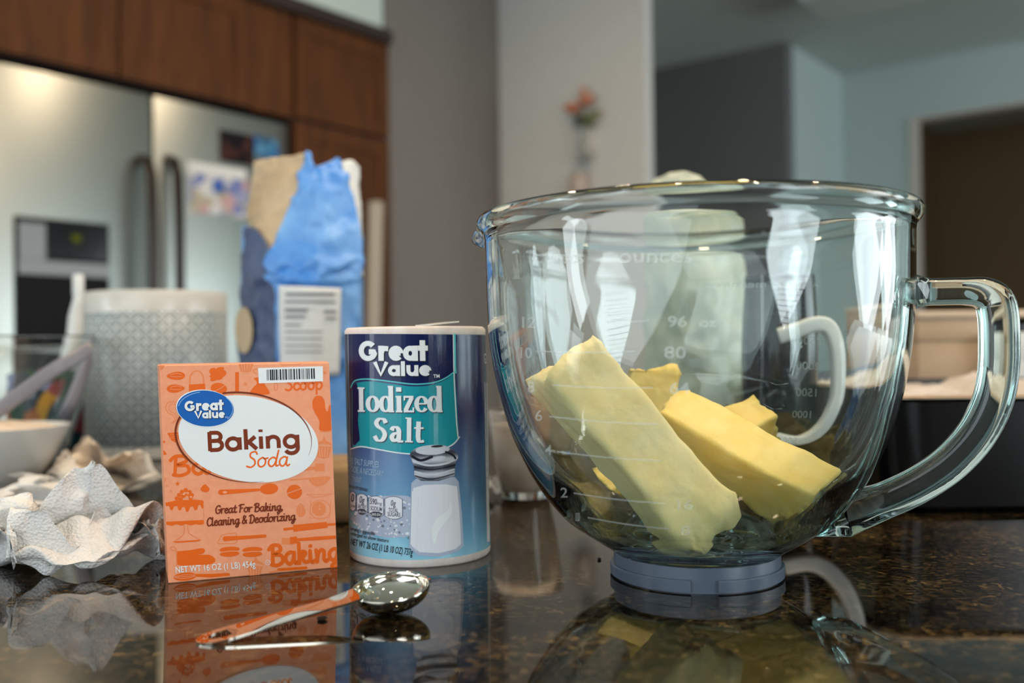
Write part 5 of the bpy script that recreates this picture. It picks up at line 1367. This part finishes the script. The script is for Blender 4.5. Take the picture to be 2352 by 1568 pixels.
tag(pap, 'crumpled white parchment lining the black roasting pan', 'paper')
XY = 1090.0
c0, c1 = P(2108, 800, XY), P(2262, 800, XY); cz = P(2180, 730, XY).z
sbx = thing('storage_box', ((c0.x + c1.x) / 2, XY + 60, 0), 'tan storage box under a pale board, seen through the bowl handle', 'box')
tan = vary(mat('tan_card', srgb(186, 160, 130), .6), 10, srgb(180, 152, 122), srgb(192, 168, 140))
MB().cube(c0.x, c1.x, XY, XY + 120, 0, cz - 12, 3).build('body', tan, sbx, sharp=40)
MB().cube(c0.x - 1.5, c1.x + 1.5, XY - 2, XY + 122, cz - 26, cz, 2).build('lid', tan, sbx, sharp=40)
bz0 = P(2200, 730, XY - 6).z; bz1 = P(2200, 714, XY - 6).z
bd_ = MB().cube(c0.x - 2, c0.x + 260, XY - 6, XY + 130, cz + .2, cz + max(6, bz1 - bz0), 2)
tag(bd_.build('serving_board', mat('pale_wood_board', srgb(206, 184, 160), .5), None, base=(c0.x + 120, XY + 60, cz), sharp=40), 'pale board lying across the tan and black boxes at the right', 'board')
kx0 = P(2268, 800, XY + 40).x
kb = thing('black_box', (kx0 + 90, XY + 80, 0), 'black box beside the tan box under the pale board', 'box')
MB().cube(kx0, c0.x + 256, XY + 40, XY + 128, 0, cz - .2, 3).build('body', M['black_matte'], kb, sharp=40)
MB().cube(kx0 - 1, c0.x + 257, XY + 38.5, XY + 129, cz - 22, cz - .1, 2).build('lid', M['black_gloss'], kb, sharp=40)
w0, w1 = P(2300, 800, 1050).x, P(2460, 800, 1050).x; wz_ = P(2320, 764, 1050).z
wc_ = thing('white_carton', ((w0 + w1) / 2, 1085, 0), 'white carton at the right edge before the black box', 'carton')
MB().cube(w0, w1, 1050, 1120, 0, wz_, 3).build('body', M['white_matte'], wc_, sharp=40)
MB().cube(w0 + 1, w1 - 1, 1049.4, 1070, wz_ - 30, wz_ + .6, 1).build('flap', M['white_matte'], wc_, sharp=40)

# crumbs
for k, (px, py, r, c, l) in enumerate(((740, 1419, 1.5, (60, 40, 24), 'dark crumb on the worktop below the orange box'), (985, 1330, 1.0, (170, 90, 40), 'orange brown crumb beside the spoon bowl'), (1376, 1283, 1.1, (24, 18, 16), 'black crumb left of the grey base ring'))):
    c_ = G(px, py, r * .6); bm = bmesh.new(); bmesh.ops.create_icosphere(bm, subdivisions=2, radius=r)
    vv = [c_ + Vector((q_.co.x * (1.6 if k == 0 else 1), q_.co.y, q_.co.z * .7)) * (1 + .4 * fbm(q_.co * 3 + Vector((k, 0, 0)), 2, 2)) for q_ in bm.verts]
    vv = [v if v.z > .02 else Vector((v.x, v.y, .02)) for v in vv]
    bm.verts.index_update(); ff_ = [tuple(q_.index for q_ in p_.verts) for p_ in bm.faces]; bm.free()
    tag(mk('crumb', vv, ff_, mat('crumb', srgb(*c), .8), None, True, base=(c_.x, c_.y, 0)), l, 'crumb')
